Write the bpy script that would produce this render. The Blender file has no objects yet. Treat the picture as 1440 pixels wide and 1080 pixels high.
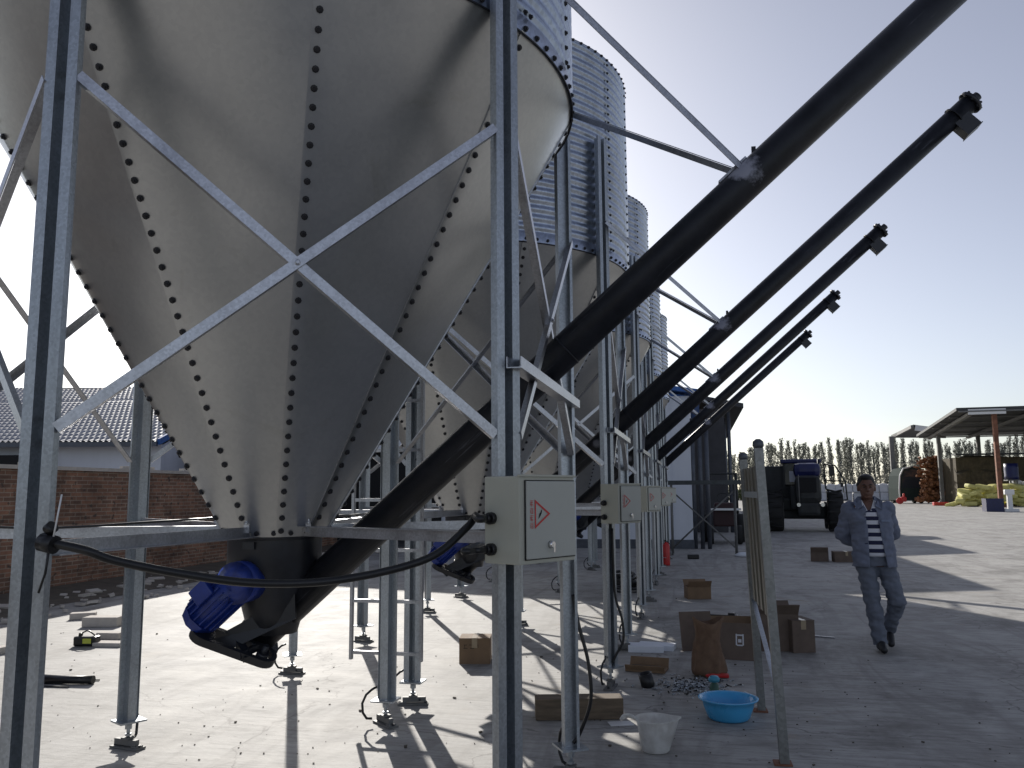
import bpy, bmesh, math, random
from mathutils import Vector, Matrix, noise
R = math.radians
scene = bpy.context.scene
COL = scene.collection
# ------------------------------------------------------------------ camera, sky, sun, exposure
F, HORIZON, VPX, ROLL, CAMZ = 1175.0, 691.3, 980.7, -0.0065, 1.55
pitch = math.atan((HORIZON - 540) / F)
yaw = math.atan((VPX - 720) * math.cos(pitch) / F)
fw = Vector((-math.sin(yaw) * math.cos(pitch), math.cos(yaw) * math.cos(pitch), math.sin(pitch)))
r0 = Vector((math.cos(yaw), math.sin(yaw), 0)); u0 = r0.cross(fw)
rt = r0 * math.cos(ROLL) + u0 * math.sin(ROLL); up = u0 * math.cos(ROLL) - r0 * math.sin(ROLL)
cam_d = bpy.data.cameras.new('camera'); cam = bpy.data.objects.new('camera', cam_d); COL.objects.link(cam)
cam_d.sensor_width = 36; cam_d.lens = F / 1440 * 36; cam_d.clip_start = 0.05; cam_d.clip_end = 3000
cam.matrix_world = Matrix(((rt.x, up.x, -fw.x, 0), (rt.y, up.y, -fw.y, 0), (rt.z, up.z, -fw.z, CAMZ), (0, 0, 0, 1)))
scene.camera = cam
SUN_AZ, SUN_EL = 27.0, 24.0            # degrees left of +Y, above the horizon
world = bpy.data.worlds.new('World'); scene.world = world; world.use_nodes = True
wn = world.node_tree.nodes; wl = world.node_tree.links; wn.clear()
sky = wn.new('ShaderNodeTexSky'); sky.sky_type = 'NISHITA'; sky.sun_disc = False
sky.sun_elevation = R(SUN_EL); sky.sun_rotation = R(-SUN_AZ)
sky.air_density = 0.85; sky.dust_density = 1.0; sky.ozone_density = 2.0
bg = wn.new('ShaderNodeBackground'); bg.inputs['Strength'].default_value = 0.066
wo = wn.new('ShaderNodeOutputWorld'); hs = wn.new('ShaderNodeHueSaturation'); hs.inputs['Hue'].default_value = 0.515; hs.inputs['Saturation'].default_value = 0.56; wl.new(sky.outputs[0], hs.inputs['Color']); wl.new(hs.outputs[0], bg.inputs[0]); wl.new(bg.outputs[0], wo.inputs[0])
sd = bpy.data.lights.new('sun', 'SUN'); sun = bpy.data.objects.new('sun', sd); COL.objects.link(sun)
sd.energy = 3.1; sd.angle = R(0.55); sd.color = (1.0, 0.95, 0.88)
sdir = Vector((-math.sin(R(SUN_AZ)) * math.cos(R(SUN_EL)), math.cos(R(SUN_AZ)) * math.cos(R(SUN_EL)), math.sin(R(SUN_EL))))
sun.rotation_euler = sdir.to_track_quat('Z', 'Y').to_euler(); sun.location = (0, 0, 30)
vs = scene.view_settings
vs.view_transform = 'Standard'; vs.look = 'None'; vs.gamma = 1.0; vs.exposure = 0.90

CX, CY, RL, SP = -2.105, 3.95, 1.588, 3.735      # first silo, leg circle, spacing of the row
def ray(x, y): return fw + rt * ((x - 720) / F) - up * ((y - 540) / F)
def gnd(x, y, z=0.0):
    d = ray(x, y); return Vector((0, 0, CAMZ)) + d * ((z - CAMZ) / d.z)
def atY(x, y, Y):
    d = ray(x, y); return Vector((0, 0, CAMZ)) + d * (Y / d.y)

# ------------------------------------------------------------------ materials
def new_mat(name):
    m = bpy.data.materials.new(name); m.use_nodes = True
    nt = m.node_tree; b = nt.nodes['Principled BSDF']; return m, nt, b
def coords(nt, scale=(1, 1, 1), kind='Object'):
    tc = nt.nodes.new('ShaderNodeTexCoord'); mp = nt.nodes.new('ShaderNodeMapping')
    mp.inputs['Scale'].default_value = scale; nt.links.new(tc.outputs[kind], mp.inputs[0]); return mp.outputs[0]
def noise_n(nt, vec, scale, detail=6, rough=0.6, dist=0.0):
    n = nt.nodes.new('ShaderNodeTexNoise'); n.inputs['Scale'].default_value = scale
    n.inputs['Detail'].default_value = detail; n.inputs['Roughness'].default_value = rough
    n.inputs['Distortion'].default_value = dist; nt.links.new(vec, n.inputs['Vector']); return n.outputs['Fac']
def ramp(nt, fac, stops):
    r = nt.nodes.new('ShaderNodeValToRGB'); e = r.color_ramp.elements
    while len(e) > 1: e.remove(e[-1])
    e[0].position = stops[0][0]; e[0].color = (*stops[0][1], 1)
    for p, c in stops[1:]:
        k = e.new(p); k.color = (*c, 1)
    nt.links.new(fac, r.inputs[0]); return r.outputs[0]
def mixc(nt, fac, a, b, mode='MIX'):
    m = nt.nodes.new('ShaderNodeMix'); m.data_type = 'RGBA'; m.blend_type = mode
    if hasattr(fac, 'links'): nt.links.new(fac, m.inputs[0])
    else: m.inputs[0].default_value = fac
    for s, v in ((m.inputs[6], a), (m.inputs[7], b)):
        if hasattr(v, 'links'): nt.links.new(v, s)
        else: s.default_value = (*v, 1)
    return m.outputs[2]
def bump(nt, b, h, strength, dist=0.01):
    n = nt.nodes.new('ShaderNodeBump'); n.inputs['Strength'].default_value = strength; n.inputs['Distance'].default_value = dist
    nt.links.new(h, n.inputs['Height']); nt.links.new(n.outputs[0], b.inputs['Normal'])
def basic(name, col, rough=0.6, metal=0.0, var=0.25, scale=8, bmp=0.15, stretch=(1, 1, 1), kind='Object', spec=0.5):
    m, nt, b = new_mat(name); v = coords(nt, stretch, kind)
    f = noise_n(nt, v, scale, 8, 0.62)
    c = ramp(nt, f, [(0.25, tuple(max(0, x * (1 - var)) for x in col)), (0.75, tuple(min(1, x * (1 + var)) for x in col))])
    nt.links.new(c, b.inputs['Base Color'])
    rr = nt.nodes.new('ShaderNodeMapRange'); rr.inputs[3].default_value = max(0.05, rough - 0.12); rr.inputs[4].default_value = min(1, rough + 0.12)
    nt.links.new(f, rr.inputs[0]); nt.links.new(rr.outputs[0], b.inputs['Roughness'])
    b.inputs['Metallic'].default_value = metal; b.inputs['Specular IOR Level'].default_value = spec
    if bmp: bump(nt, b, noise_n(nt, v, scale * 4, 6, 0.6), bmp, 0.004)
    return m
def galv(name, base, rough, metal, spangle=60, streak=True):
    m, nt, b = new_mat(name); v = coords(nt)
    vo = nt.nodes.new('ShaderNodeTexVoronoi'); vo.inputs['Scale'].default_value = spangle; nt.links.new(v, vo.inputs['Vector'])
    sep = nt.nodes.new('ShaderNodeSeparateColor'); nt.links.new(vo.outputs['Color'], sep.inputs[0])
    n1 = noise_n(nt, coords(nt, (1, 1, 0.25)), 5, 8, 0.65)
    a = ramp(nt, sep.outputs[0], [(0, tuple(x * 0.86 for x in base)), (1, tuple(min(1, x * 1.12) for x in base))])
    st = ramp(nt, n1, [(0.3, (0.72, 0.71, 0.70)), (0.55, (1, 1, 1))])
    c = mixc(nt, 1.0, a, st, 'MULTIPLY')
    nt.links.new(c, b.inputs['Base Color']); b.inputs['Metallic'].default_value = metal
    rr = nt.nodes.new('ShaderNodeMapRange'); rr.inputs[3].default_value = rough - 0.08; rr.inputs[4].default_value = rough + 0.15
    nt.links.new(n1, rr.inputs[0]); nt.links.new(rr.outputs[0], b.inputs['Roughness'])
    bump(nt, b, n1, 0.06, 0.01)
    return m
M = {}
M['galv'] = galv('galvanised_steel', (0.43, 0.465, 0.50), 0.34, 0.80, 110)
M['bar'] = galv('galvanised_bar', (0.45, 0.46, 0.49), 0.30, 0.9, 120)
def cone_mat():
    m, nt, b = new_mat('hopper_sheet'); v = coords(nt)
    big = noise_n(nt, coords(nt, (1, 1, 0.5)), 1.4, 4, 0.5, 0.3)
    c = ramp(nt, big, [(0.3, (0.47, 0.48, 0.48)), (0.7, (0.54, 0.55, 0.55))])
    sm = ramp(nt, noise_n(nt, v, 1.9, 12, 0.72, 1.4), [(0.58, (1, 1, 1)), (0.78, (0.80, 0.775, 0.73))])
    c = mixc(nt, 1.0, c, sm, 'MULTIPLY')
    vo = nt.nodes.new('ShaderNodeTexVoronoi'); vo.inputs['Scale'].default_value = 55; nt.links.new(v, vo.inputs['Vector'])
    sep = nt.nodes.new('ShaderNodeSeparateColor'); nt.links.new(vo.outputs['Color'], sep.inputs[0])
    c = mixc(nt, 1.0, c, ramp(nt, sep.outputs[0], [(0, (0.93, 0.93, 0.94)), (1, (1, 1, 1))]), 'MULTIPLY')
    # thin wandering scratches and runs
    sc = noise_n(nt, coords(nt, (9, 9, 1.1)), 2.0, 8, 0.6, 3.0)
    c = mixc(nt, ramp(nt, sc, [(0.715, (0, 0, 0)), (0.725, (0.5, 0.5, 0.5)), (0.735, (0, 0, 0))]), c, (0.16, 0.155, 0.15))
    nt.links.new(c, b.inputs['Base Color']); b.inputs['Metallic'].default_value = 0.92
    rn_ = noise_n(nt, v, 3.5, 10, 0.7, 0.8)
    rr = nt.nodes.new('ShaderNodeMapRange'); rr.inputs[3].default_value = 0.27; rr.inputs[4].default_value = 0.40
    nt.links.new(rn_, rr.inputs[0]); nt.links.new(rr.outputs[0], b.inputs['Roughness'])
    bump(nt, b, noise_n(nt, v, 1.5, 2, 0.4, 0.1), 0.16, 0.06); return m
M['cone'] = cone_mat()
M['oldzinc'] = galv('aged_zinc_post', (0.25, 0.255, 0.25), 0.38, 0.85, 60)
M['wall'] = galv('corrugated_sheet', (0.42, 0.47, 0.56), 0.30, 0.95, 50)
M['bolt'] = basic('bolt_washer_black', (0.022, 0.022, 0.026), 0.5, 0.3, 0.3, 60, 0)
M['paint'] = basic('charcoal_paint', (0.013, 0.0145, 0.019), 0.40, 0.0, 0.55, 7, 0.12)
def tube_paint():
    m, nt, b = new_mat('auger_paint'); v = coords(nt); f = noise_n(nt, v, 7, 8, 0.62)
    c = ramp(nt, f, [(0.3, (0.006, 0.007, 0.010)), (0.75, (0.022, 0.024, 0.032))])
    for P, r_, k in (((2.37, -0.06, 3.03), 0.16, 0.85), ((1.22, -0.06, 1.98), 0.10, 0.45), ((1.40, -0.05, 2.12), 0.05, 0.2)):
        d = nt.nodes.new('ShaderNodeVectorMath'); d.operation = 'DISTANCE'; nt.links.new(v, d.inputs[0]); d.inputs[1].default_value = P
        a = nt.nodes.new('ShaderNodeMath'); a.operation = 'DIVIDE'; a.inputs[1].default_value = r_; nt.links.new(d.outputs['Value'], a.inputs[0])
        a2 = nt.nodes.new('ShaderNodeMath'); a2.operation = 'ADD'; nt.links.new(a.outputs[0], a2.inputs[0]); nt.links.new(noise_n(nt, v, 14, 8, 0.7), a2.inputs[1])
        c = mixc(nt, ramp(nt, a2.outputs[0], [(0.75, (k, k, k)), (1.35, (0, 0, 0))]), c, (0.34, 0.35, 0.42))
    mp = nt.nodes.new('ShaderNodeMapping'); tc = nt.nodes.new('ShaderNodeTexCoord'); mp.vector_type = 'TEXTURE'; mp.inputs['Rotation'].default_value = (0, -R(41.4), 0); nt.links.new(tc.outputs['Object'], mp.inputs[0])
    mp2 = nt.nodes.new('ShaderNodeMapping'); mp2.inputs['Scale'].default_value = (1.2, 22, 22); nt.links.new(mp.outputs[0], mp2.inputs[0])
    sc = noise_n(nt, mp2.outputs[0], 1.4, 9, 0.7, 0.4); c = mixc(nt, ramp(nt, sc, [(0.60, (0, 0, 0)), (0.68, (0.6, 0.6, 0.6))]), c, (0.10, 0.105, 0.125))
    nt.links.new(c, b.inputs['Base Color']); rr = nt.nodes.new('ShaderNodeMapRange'); rr.inputs[3].default_value = 0.28; rr.inputs[4].default_value = 0.55
    b.inputs['Specular IOR Level'].default_value = 0.28
    nt.links.new(f, rr.inputs[0]); nt.links.new(rr.outputs[0], b.inputs['Roughness']); bump(nt, b, noise_n(nt, v, 30, 6, 0.6), 0.15, 0.004); return m
M['tube'] = tube_paint()
M['pbright'] = basic('primer_patch', (0.40, 0.42, 0.48), 0.5, 0.3, 0.5, 30, 0.1)
M['black'] = basic('black_rubber', (0.010, 0.010, 0.011), 0.38, 0, 0.3, 20, 0.1)
M['blue'] = basic('motor_blue', (0.010, 0.030, 0.20), 0.33, 0, 0.35, 18, 0.15)
M['box'] = basic('box_enamel', (0.42, 0.42, 0.35), 0.38, 0, 0.07, 3, 0.02)
M['boxdoor'] = basic('box_door_enamel', (0.40, 0.41, 0.37), 0.36, 0, 0.06, 3, 0.02)
M['red'] = basic('red_print', (0.50, 0.03, 0.03), 0.5, 0, 0.1, 5, 0)
M['chrome'] = basic('chrome', (0.75, 0.75, 0.75), 0.18, 1.0, 0.1, 10, 0)
M['white'] = basic('white_plastic', (0.75, 0.75, 0.74), 0.4, 0, 0.06, 8, 0.03)
M['card'] = basic('cardboard', (0.20, 0.13, 0.075), 0.85, 0, 0.22, 6, 0.2)
M['carddark'] = basic('cardboard_dark', (0.135, 0.10, 0.078), 0.88, 0, 0.25, 6, 0.2)  # darker, greyer cardboard tone
M['wood'] = basic('rough_timber', (0.14, 0.105, 0.07), 0.85, 0, 0.5, 5, 0.5, (1, 6, 6))
M['sack'] = basic('woven_sack', (0.15, 0.09, 0.055), 0.85, 0, 0.3, 14, 0.5)
M['foam'] = basic('white_foam', (0.72, 0.75, 0.80), 0.7, 0, 0.05, 20, 0.1)
M['basin'] = basic('blue_basin', (0.06, 0.36, 0.66), 0.28, 0, 0.1, 4, 0.02)
M['bluepaint'] = basic('blue_trim', (0.03, 0.12, 0.38), 0.5, 0, 0.15, 3, 0.05)
M['panelw'] = basic('white_panel_wall', (0.66, 0.69, 0.75), 0.55, 0, 0.10, 1.2, 0.05, (1, 1, 0.2))
M['darksheet'] = basic('dark_sheet', (0.045, 0.045, 0.05), 0.6, 0.2, 0.3, 3, 0.1)
M['darkpipe'] = basic('dark_grey_steel', (0.10, 0.11, 0.13), 0.5, 0.5, 0.3, 6, 0.1)
M['dark'] = basic('shade_print_black', (0.012, 0.012, 0.013), 0.9, 0, 0.3, 6, 0)  # near-black: shade of openings put in as colour, also black print and bolts
M['tyre'] = basic('tyre_rubber', (0.018, 0.018, 0.018), 0.85, 0, 0.3, 12, 0.3)
M['mach'] = basic('machine_dark', (0.022, 0.024, 0.024), 0.55, 0.2, 0.5, 4, 0.2)
M['machblue'] = basic('machine_blue', (0.006, 0.010, 0.07), 0.4, 0, 0.3, 4, 0.05)
M['red2'] = basic('red_enamel', (0.48, 0.02, 0.02), 0.4, 0, 0.1, 6, 0.02)
M['rust'] = basic('rusty_steel', (0.22, 0.10, 0.06), 0.8, 0.2, 0.5, 3, 0.3)
M['greysteel'] = basic('grey_steel_column', (0.17, 0.17, 0.165), 0.65, 0.3, 0.3, 2, 0.1)
M['roofsheet'] = basic('shed_roof_sheet', (0.055, 0.058, 0.06), 0.6, 0.4, 0.2, 1, 0.05)
M['hay'] = basic('dark_straw', (0.075, 0.06, 0.035), 0.95, 0, 0.5, 3, 0.8)
M['yellow'] = basic('yellow_sack', (0.62, 0.58, 0.20), 0.7, 0, 0.2, 4, 0.3)
M['whitebag'] = basic('white_sack', (0.60, 0.61, 0.64), 0.7, 0, 0.12, 3, 0.3)
M['orange'] = basic('rusty_orange_scrap', (0.22, 0.095, 0.04), 0.8, 0, 0.7, 3, 0.4)
M['concblock'] = basic('pale_block', (0.52, 0.48, 0.43), 0.9, 0, 0.15, 12, 0.4)
M['dirt'] = basic('dirt', (0.10, 0.085, 0.065), 0.95, 0, 0.4, 5, 0.8)
M['yel'] = basic('yellow_tag', (0.55, 0.60, 0.08), 0.6, 0, 0.1, 10, 0)
M['skin'] = basic('skin', (0.14, 0.068, 0.046), 0.55, 0, 0.15, 30, 0.05)
M['hair'] = basic('black_hair', (0.012, 0.011, 0.011), 0.6, 0, 0.4, 60, 0.5)
M['jacket'] = basic('grey_blue_workwear', (0.155, 0.175, 0.235), 0.85, 0, 0.22, 9, 0.5)
M['trousers'] = basic('faded_blue_trousers', (0.135, 0.152, 0.19), 0.88, 0, 0.18, 9, 0.5)
M['shoe'] = basic('black_shoe', (0.015, 0.015, 0.017), 0.5, 0, 0.2, 20, 0.1)
M['bark'] = basic('pale_bark', (0.30, 0.28, 0.25), 0.9, 0, 0.3, 2, 0.5)
def leaf_mat(name, a, b_):
    m, nt, b = new_mat(name)
    oi = nt.nodes.new('ShaderNodeNewGeometry')
    c = ramp(nt, oi.outputs['Random Per Island'], [(0, a), (1, b_)])
    nt.links.new(c, b.inputs['Base Color']); b.inputs['Roughness'].default_value = 0.6
    tr = nt.nodes.new('ShaderNodeBsdfTranslucent'); nt.links.new(c, tr.inputs[0])
    mx = nt.nodes.new('ShaderNodeMixShader'); mx.inputs[0].default_value = 0.3
    out = nt.nodes['Material Output']; nt.links.new(b.outputs[0], mx.inputs[1]); nt.links.new(tr.outputs[0], mx.inputs[2]); nt.links.new(mx.outputs[0], out.inputs[0])
    return m
M['leaf'] = leaf_mat('poplar_leaves', (0.03, 0.036, 0.026), (0.36, 0.37, 0.32))  # pale end of the range imitates flare whitening the crowns
M['leaf2'] = leaf_mat('shrub_leaves', (0.04, 0.06, 0.02), (0.13, 0.15, 0.06))
def stripe_mat():
    m, nt, b = new_mat('striped_knit'); tc = nt.nodes.new('ShaderNodeTexCoord'); sp = nt.nodes.new('ShaderNodeSeparateXYZ')
    nt.links.new(tc.outputs['Object'], sp.inputs[0])
    a = nt.nodes.new('ShaderNodeMath'); a.operation = 'MULTIPLY'; a.inputs[1].default_value = 1 / 0.078; nt.links.new(sp.outputs[2], a.inputs[0])
    f = nt.nodes.new('ShaderNodeMath'); f.operation = 'FRACT'; nt.links.new(a.outputs[0], f.inputs[0])
    g = nt.nodes.new('ShaderNodeMath'); g.operation = 'GREATER_THAN'; g.inputs[1].default_value = 0.5; nt.links.new(f.outputs[0], g.inputs[0])
    c = mixc(nt, g.outputs[0], (0.016, 0.02, 0.055), (0.62, 0.63, 0.68)); nt.links.new(c, b.inputs['Base Color']); b.inputs['Roughness'].default_value = 0.9
    return m
M['stripe'] = stripe_mat()
def concrete():
    m, nt, b = new_mat('concrete_yard'); v = coords(nt)
    n1 = noise_n(nt, v, 0.35, 10, 0.62, 0.5); n2 = noise_n(nt, v, 2.2, 10, 0.68, 0.8); n3 = noise_n(nt, v, 22, 8, 0.7)
    brush = noise_n(nt, coords(nt, (0.8, 7, 1)), 3.0, 10, 0.7, 0.8)
    c = ramp(nt, n1, [(0.3, (0.375, 0.365, 0.345)), (0.7, (0.45, 0.44, 0.415))])
    c = mixc(nt, 1.0, c, ramp(nt, n2, [(0.32, (0.66, 0.655, 0.64)), (0.58, (1, 1, 1))]), 'MULTIPLY')
    c = mixc(nt, 1.0, c, ramp(nt, brush, [(0.32, (0.60, 0.595, 0.585)), (0.55, (1, 1, 1))]), 'MULTIPLY')
    st = noise_n(nt, v, 0.9, 6, 0.6, 2.0)
    c = mixc(nt, ramp(nt, st, [(0.60, (0, 0, 0)), (0.72, (0.65, 0.65, 0.65))]), c, (0.27, 0.225, 0.17))
    sp = noise_n(nt, v, 60, 3, 0.6)
    c = mixc(nt, ramp(nt, sp, [(0.73, (0, 0, 0)), (0.76, (0.7, 0.7, 0.7))]), c, (0.08, 0.075, 0.07))
    mk = noise_n(nt, coords(nt, (1.0, 3.5, 1)), 5.0, 8, 0.7, 2.0)
    c = mixc(nt, ramp(nt, mk, [(0.61, (0, 0, 0)), (0.66, (0.85, 0.85, 0.85))]), c, (0.11, 0.105, 0.10))
    # tyre tracks sweeping across the yard
    tr_ = noise_n(nt, coords(nt, (0.35, 0.06, 1)), 4.0, 5, 0.55, 1.0)
    c = mixc(nt, ramp(nt, tr_, [(0.50, (0, 0, 0)), (0.56, (0.5, 0.5, 0.5)), (0.62, (0, 0, 0))]), c, (0.20, 0.19, 0.175))
    dk = noise_n(nt, v, 0.55, 12, 0.75, 0.6)
    c = mixc(nt, 1.0, c, ramp(nt, dk, [(0.34, (0.62, 0.61, 0.60)), (0.5, (1, 1, 1))]), 'MULTIPLY')
    # hairline cracks
    vo = nt.nodes.new('ShaderNodeTexVoronoi'); vo.feature = 'DISTANCE_TO_EDGE'; vo.inputs['Scale'].default_value = 0.28
    wv = nt.nodes.new('ShaderNodeVectorMath'); wv.operation = 'ADD'
    nn = nt.nodes.new('ShaderNodeTexNoise'); nn.inputs['Scale'].default_value = 1.6; nn.inputs['Detail'].default_value = 6; nt.links.new(v, nn.inputs['Vector'])
    nt.links.new(v, wv.inputs[0]); nt.links.new(nn.outputs['Color'], wv.inputs[1]); nt.links.new(wv.outputs[0], vo.inputs['Vector'])
    cr = ramp(nt, vo.outputs['Distance'], [(0.0, (1, 1, 1)), (0.004, (0, 0, 0))])
    c = mixc(nt, cr, c, (0.16, 0.15, 0.14))
    nt.links.new(c, b.inputs['Base Color'])
    rr = nt.nodes.new('ShaderNodeMapRange'); rr.inputs[3].default_value = 0.62; rr.inputs[4].default_value = 0.9
    nt.links.new(n2, rr.inputs[0]); nt.links.new(rr.outputs[0], b.inputs['Roughness'])
    h = mixc(nt, 0.5, brush, n3)
    bump(nt, b, h, 0.4, 0.012); return m
M['concrete'] = concrete()
def brick():
    m, nt, b = new_mat('old_red_brick'); tc = nt.nodes.new('ShaderNodeTexCoord'); sp = nt.nodes.new('ShaderNodeSeparateXYZ'); cb = nt.nodes.new('ShaderNodeCombineXYZ')
    nt.links.new(tc.outputs['Object'], sp.inputs[0]); nt.links.new(sp.outputs[1], cb.inputs[0]); nt.links.new(sp.outputs[2], cb.inputs[1])
    br = nt.nodes.new('ShaderNodeTexBrick'); nt.links.new(cb.outputs[0], br.inputs['Vector']); br.inputs['Scale'].default_value = 1
    br.inputs['Brick Width'].default_value = 0.25; br.inputs['Row Height'].default_value = 0.066; br.inputs['Mortar Size'].default_value = 0.008
    br.inputs['Color1'].default_value = (0.36, 0.19, 0.125, 1); br.inputs['Color2'].default_value = (0.19, 0.115, 0.085, 1); br.inputs['Mortar'].default_value = (0.36, 0.30, 0.24, 1)
    v = coords(nt); n = noise_n(nt, v, 1.5, 8, 0.7, 0.6)
    c = mixc(nt, 1.0, br.outputs[0], ramp(nt, n, [(0.32, (0.45, 0.42, 0.40)), (0.62, (1.1, 1.05, 1.0))]), 'MULTIPLY')
    sp2 = noise_n(nt, v, 9, 4, 0.6)
    c = mixc(nt, ramp(nt, sp2, [(0.60, (0, 0, 0)), (0.64, (0.85, 0.85, 0.85))]), c, (0.075, 0.06, 0.05))
    nt.links.new(c, b.inputs['Base Color']); b.inputs['Roughness'].default_value = 0.9
    bump(nt, b, br.outputs['Fac'], -0.6, 0.01); return m
M['brick'] = brick()
M['tile'] = basic('grey_roof_tile', (0.26, 0.275, 0.31), 0.55, 0.0, 0.25, 2.0, 0.1)
def pot_mat():
    m, nt, b = new_mat('milky_plastic'); b.inputs['Base Color'].default_value = (0.85, 0.85, 0.82, 1); b.inputs['Roughness'].default_value = 0.35
    v = coords(nt); c = ramp(nt, noise_n(nt, v, 12, 6, 0.6), [(0.35, (0.74, 0.73, 0.70)), (0.6, (0.90, 0.90, 0.88))]); nt.links.new(c, b.inputs['Base Color'])
    tr = nt.nodes.new('ShaderNodeBsdfTranslucent'); nt.links.new(c, tr.inputs[0])
    mx = nt.nodes.new('ShaderNodeMixShader'); mx.inputs[0].default_value = 0.55
    out = nt.nodes['Material Output']; nt.links.new(b.outputs[0], mx.inputs[1]); nt.links.new(tr.outputs[0], mx.inputs[2]); nt.links.new(mx.outputs[0], out.inputs[0])
    return m
M['pot'] = pot_mat()
def glass():
    m, nt, b = new_mat('dark_glass'); b.inputs['Base Color'].default_value = (0.03, 0.04, 0.05, 1); b.inputs['Roughness'].default_value = 0.08; return m
M['glass'] = glass()

# ------------------------------------------------------------------ mesh helpers
def basis_from(d):
    d = Vector(d).normalized(); a = Vector((0, 0, 1)) if abs(d.z) < 0.95 else Vector((1, 0, 0))
    x = d.cross(a).normalized(); y = x.cross(d).normalized(); return x, y, d
class MB:
    def __init__(s): s.v = []; s.f = []; s.m = []; s.sm = []
    def add(s, vs_, fs, mi=0, smooth=False):
        o = len(s.v); s.v += [tuple(p) for p in vs_]
        for f in fs: s.f.append(tuple(o + i for i in f)); s.m.append(mi); s.sm.append(smooth)
        return s
    def box(s, c, size, rot=None, mi=0, bev=0.0):
        hx, hy, hz = [k / 2 for k in size]; c = Vector(c)
        rot = rot if rot is not None else Matrix.Identity(3)
        if isinstance(rot, (int, float)): rot = Matrix.Rotation(rot, 3, 'Z')
        if bev <= 0:
            vs_ = [c + rot @ Vector((x * hx, y * hy, z * hz)) for x in (-1, 1) for y in (-1, 1) for z in (-1, 1)]
            return s.add(vs_, [(0, 1, 3, 2), (4, 6, 7, 5), (0, 4, 5, 1), (2, 3, 7, 6), (0, 2, 6, 4), (1, 5, 7, 3)], mi)
        bm = bmesh.new(); bmesh.ops.create_cube(bm, size=1); bmesh.ops.scale(bm, vec=size, verts=bm.verts)
        bmesh.ops.bevel(bm, geom=bm.edges[:], offset=bev, segments=2, affect='EDGES', profile=0.6)
        bm.verts.index_update(); vs_ = [c + rot @ v.co for v in bm.verts]; fs = [[v.index for v in f.verts] for f in bm.faces]; bm.free()
        return s.add(vs_, fs, mi)
    def beam(s, a, b, w, h, mi=0, side=None):
        a = Vector(a); b = Vector(b); x, y, d = basis_from(b - a)
        if side is not None:
            y = (Vector(side) - d * Vector(side).dot(d)).normalized(); x = d.cross(y)
        return s.box((a + b) / 2, (w, h, (b - a).length), Matrix((x, y, d)).transposed(), mi)
    def angle(s, a, b, w, t, n, mi=0):
        """L-section bar, one flange facing n"""
        a = Vector(a); b = Vector(b); d = (b - a).normalized(); n = Vector(n); n = (n - d * n.dot(d)).normalized(); q = d.cross(n)
        L = (b - a).length; m = Matrix((q, n, d)).transposed(); c = (a + b) / 2
        s.box(c, (w, t, L), m, mi); s.box(c - n * (w / 2 - t / 2 + t) + q * (w / 2 - t / 2), (t, w - t, L), m, mi); return s
    def tube(s, pts, r, n=10, mi=0, caps=True, smooth=True):
        pts = [Vector(p) for p in pts]; rr = r if isinstance(r, (list, tuple)) else [r] * len(pts)
        vs_ = []; px = None
        for i, p in enumerate(pts):
            d = (pts[min(i + 1, len(pts) - 1)] - pts[max(i - 1, 0)]).normalized()
            if px is None: x = basis_from(d)[0]; y = d.cross(x)
            else:
                x = (px - d * px.dot(d)).normalized(); y = d.cross(x)
            px = x
            vs_ += [p + (x * math.cos(2 * math.pi * k / n) + y * math.sin(2 * math.pi * k / n)) * rr[i] for k in range(n)]
        fs = [(i * n + k, i * n + (k + 1) % n, (i + 1) * n + (k + 1) % n, (i + 1) * n + k) for i in range(len(pts) - 1) for k in range(n)]
        s.add(vs_, fs, mi, smooth)
        if caps:
            o = len(s.v) - len(vs_); s.f.append(tuple(o + k for k in range(n))[::-1]); s.m.append(mi); s.sm.append(False)
            s.f.append(tuple(o + (len(pts) - 1) * n + k for k in range(n))); s.m.append(mi); s.sm.append(False)
        return s
    def lathe(s, prof, c=(0, 0, 0), n=32, mi=0, smooth=True, sx=1, sy=1, closed=False):
        c = Vector(c)
        vs_ = [c + Vector((r * sx * math.cos(2 * math.pi * k / n), r * sy * math.sin(2 * math.pi * k / n), z)) for r, z in prof for k in range(n)]
        fs = [(i * n + k, i * n + (k + 1) % n, (i + 1) * n + (k + 1) % n, (i + 1) * n + k) for i in range(len(prof) - 1) for k in range(n)]
        return s.add(vs_, fs, mi, smooth)
    def prism(s, poly, a, b, ex, ey, mi=0):
        """polygon (2-D) swept from a to b, plane axes ex, ey"""
        a = Vector(a); b = Vector(b); ex = Vector(ex); ey = Vector(ey); n = len(poly)
        vs_ = [a + ex * p[0] + ey * p[1] for p in poly] + [b + ex * p[0] + ey * p[1] for p in poly]
        fs = [(k, (k + 1) % n, n + (k + 1) % n, n + k) for k in range(n)] + [tuple(range(n))[::-1], tuple(range(n, 2 * n))]
        return s.add(vs_, fs, mi)
    def bolt(s, p, nrm, r=0.014, h=0.010, mi=1):
        x, y, d = basis_from(nrm); p = Vector(p); n = 8; vs_ = []
        for rr, hh in ((r, -0.002), (r, h * 0.35), (r * 0.62, h * 0.5), (r * 0.58, h)):
            vs_ += [p + d * hh + (x * math.cos(2 * math.pi * k / n) + y * math.sin(2 * math.pi * k / n)) * rr for k in range(n)]
        fs = [(i * n + k, i * n + (k + 1) % n, (i + 1) * n + (k + 1) % n, (i + 1) * n + k) for i in range(3) for k in range(n)] + [tuple(3 * n + k for k in range(n))]
        return s.add(vs_, fs, mi)
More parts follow.
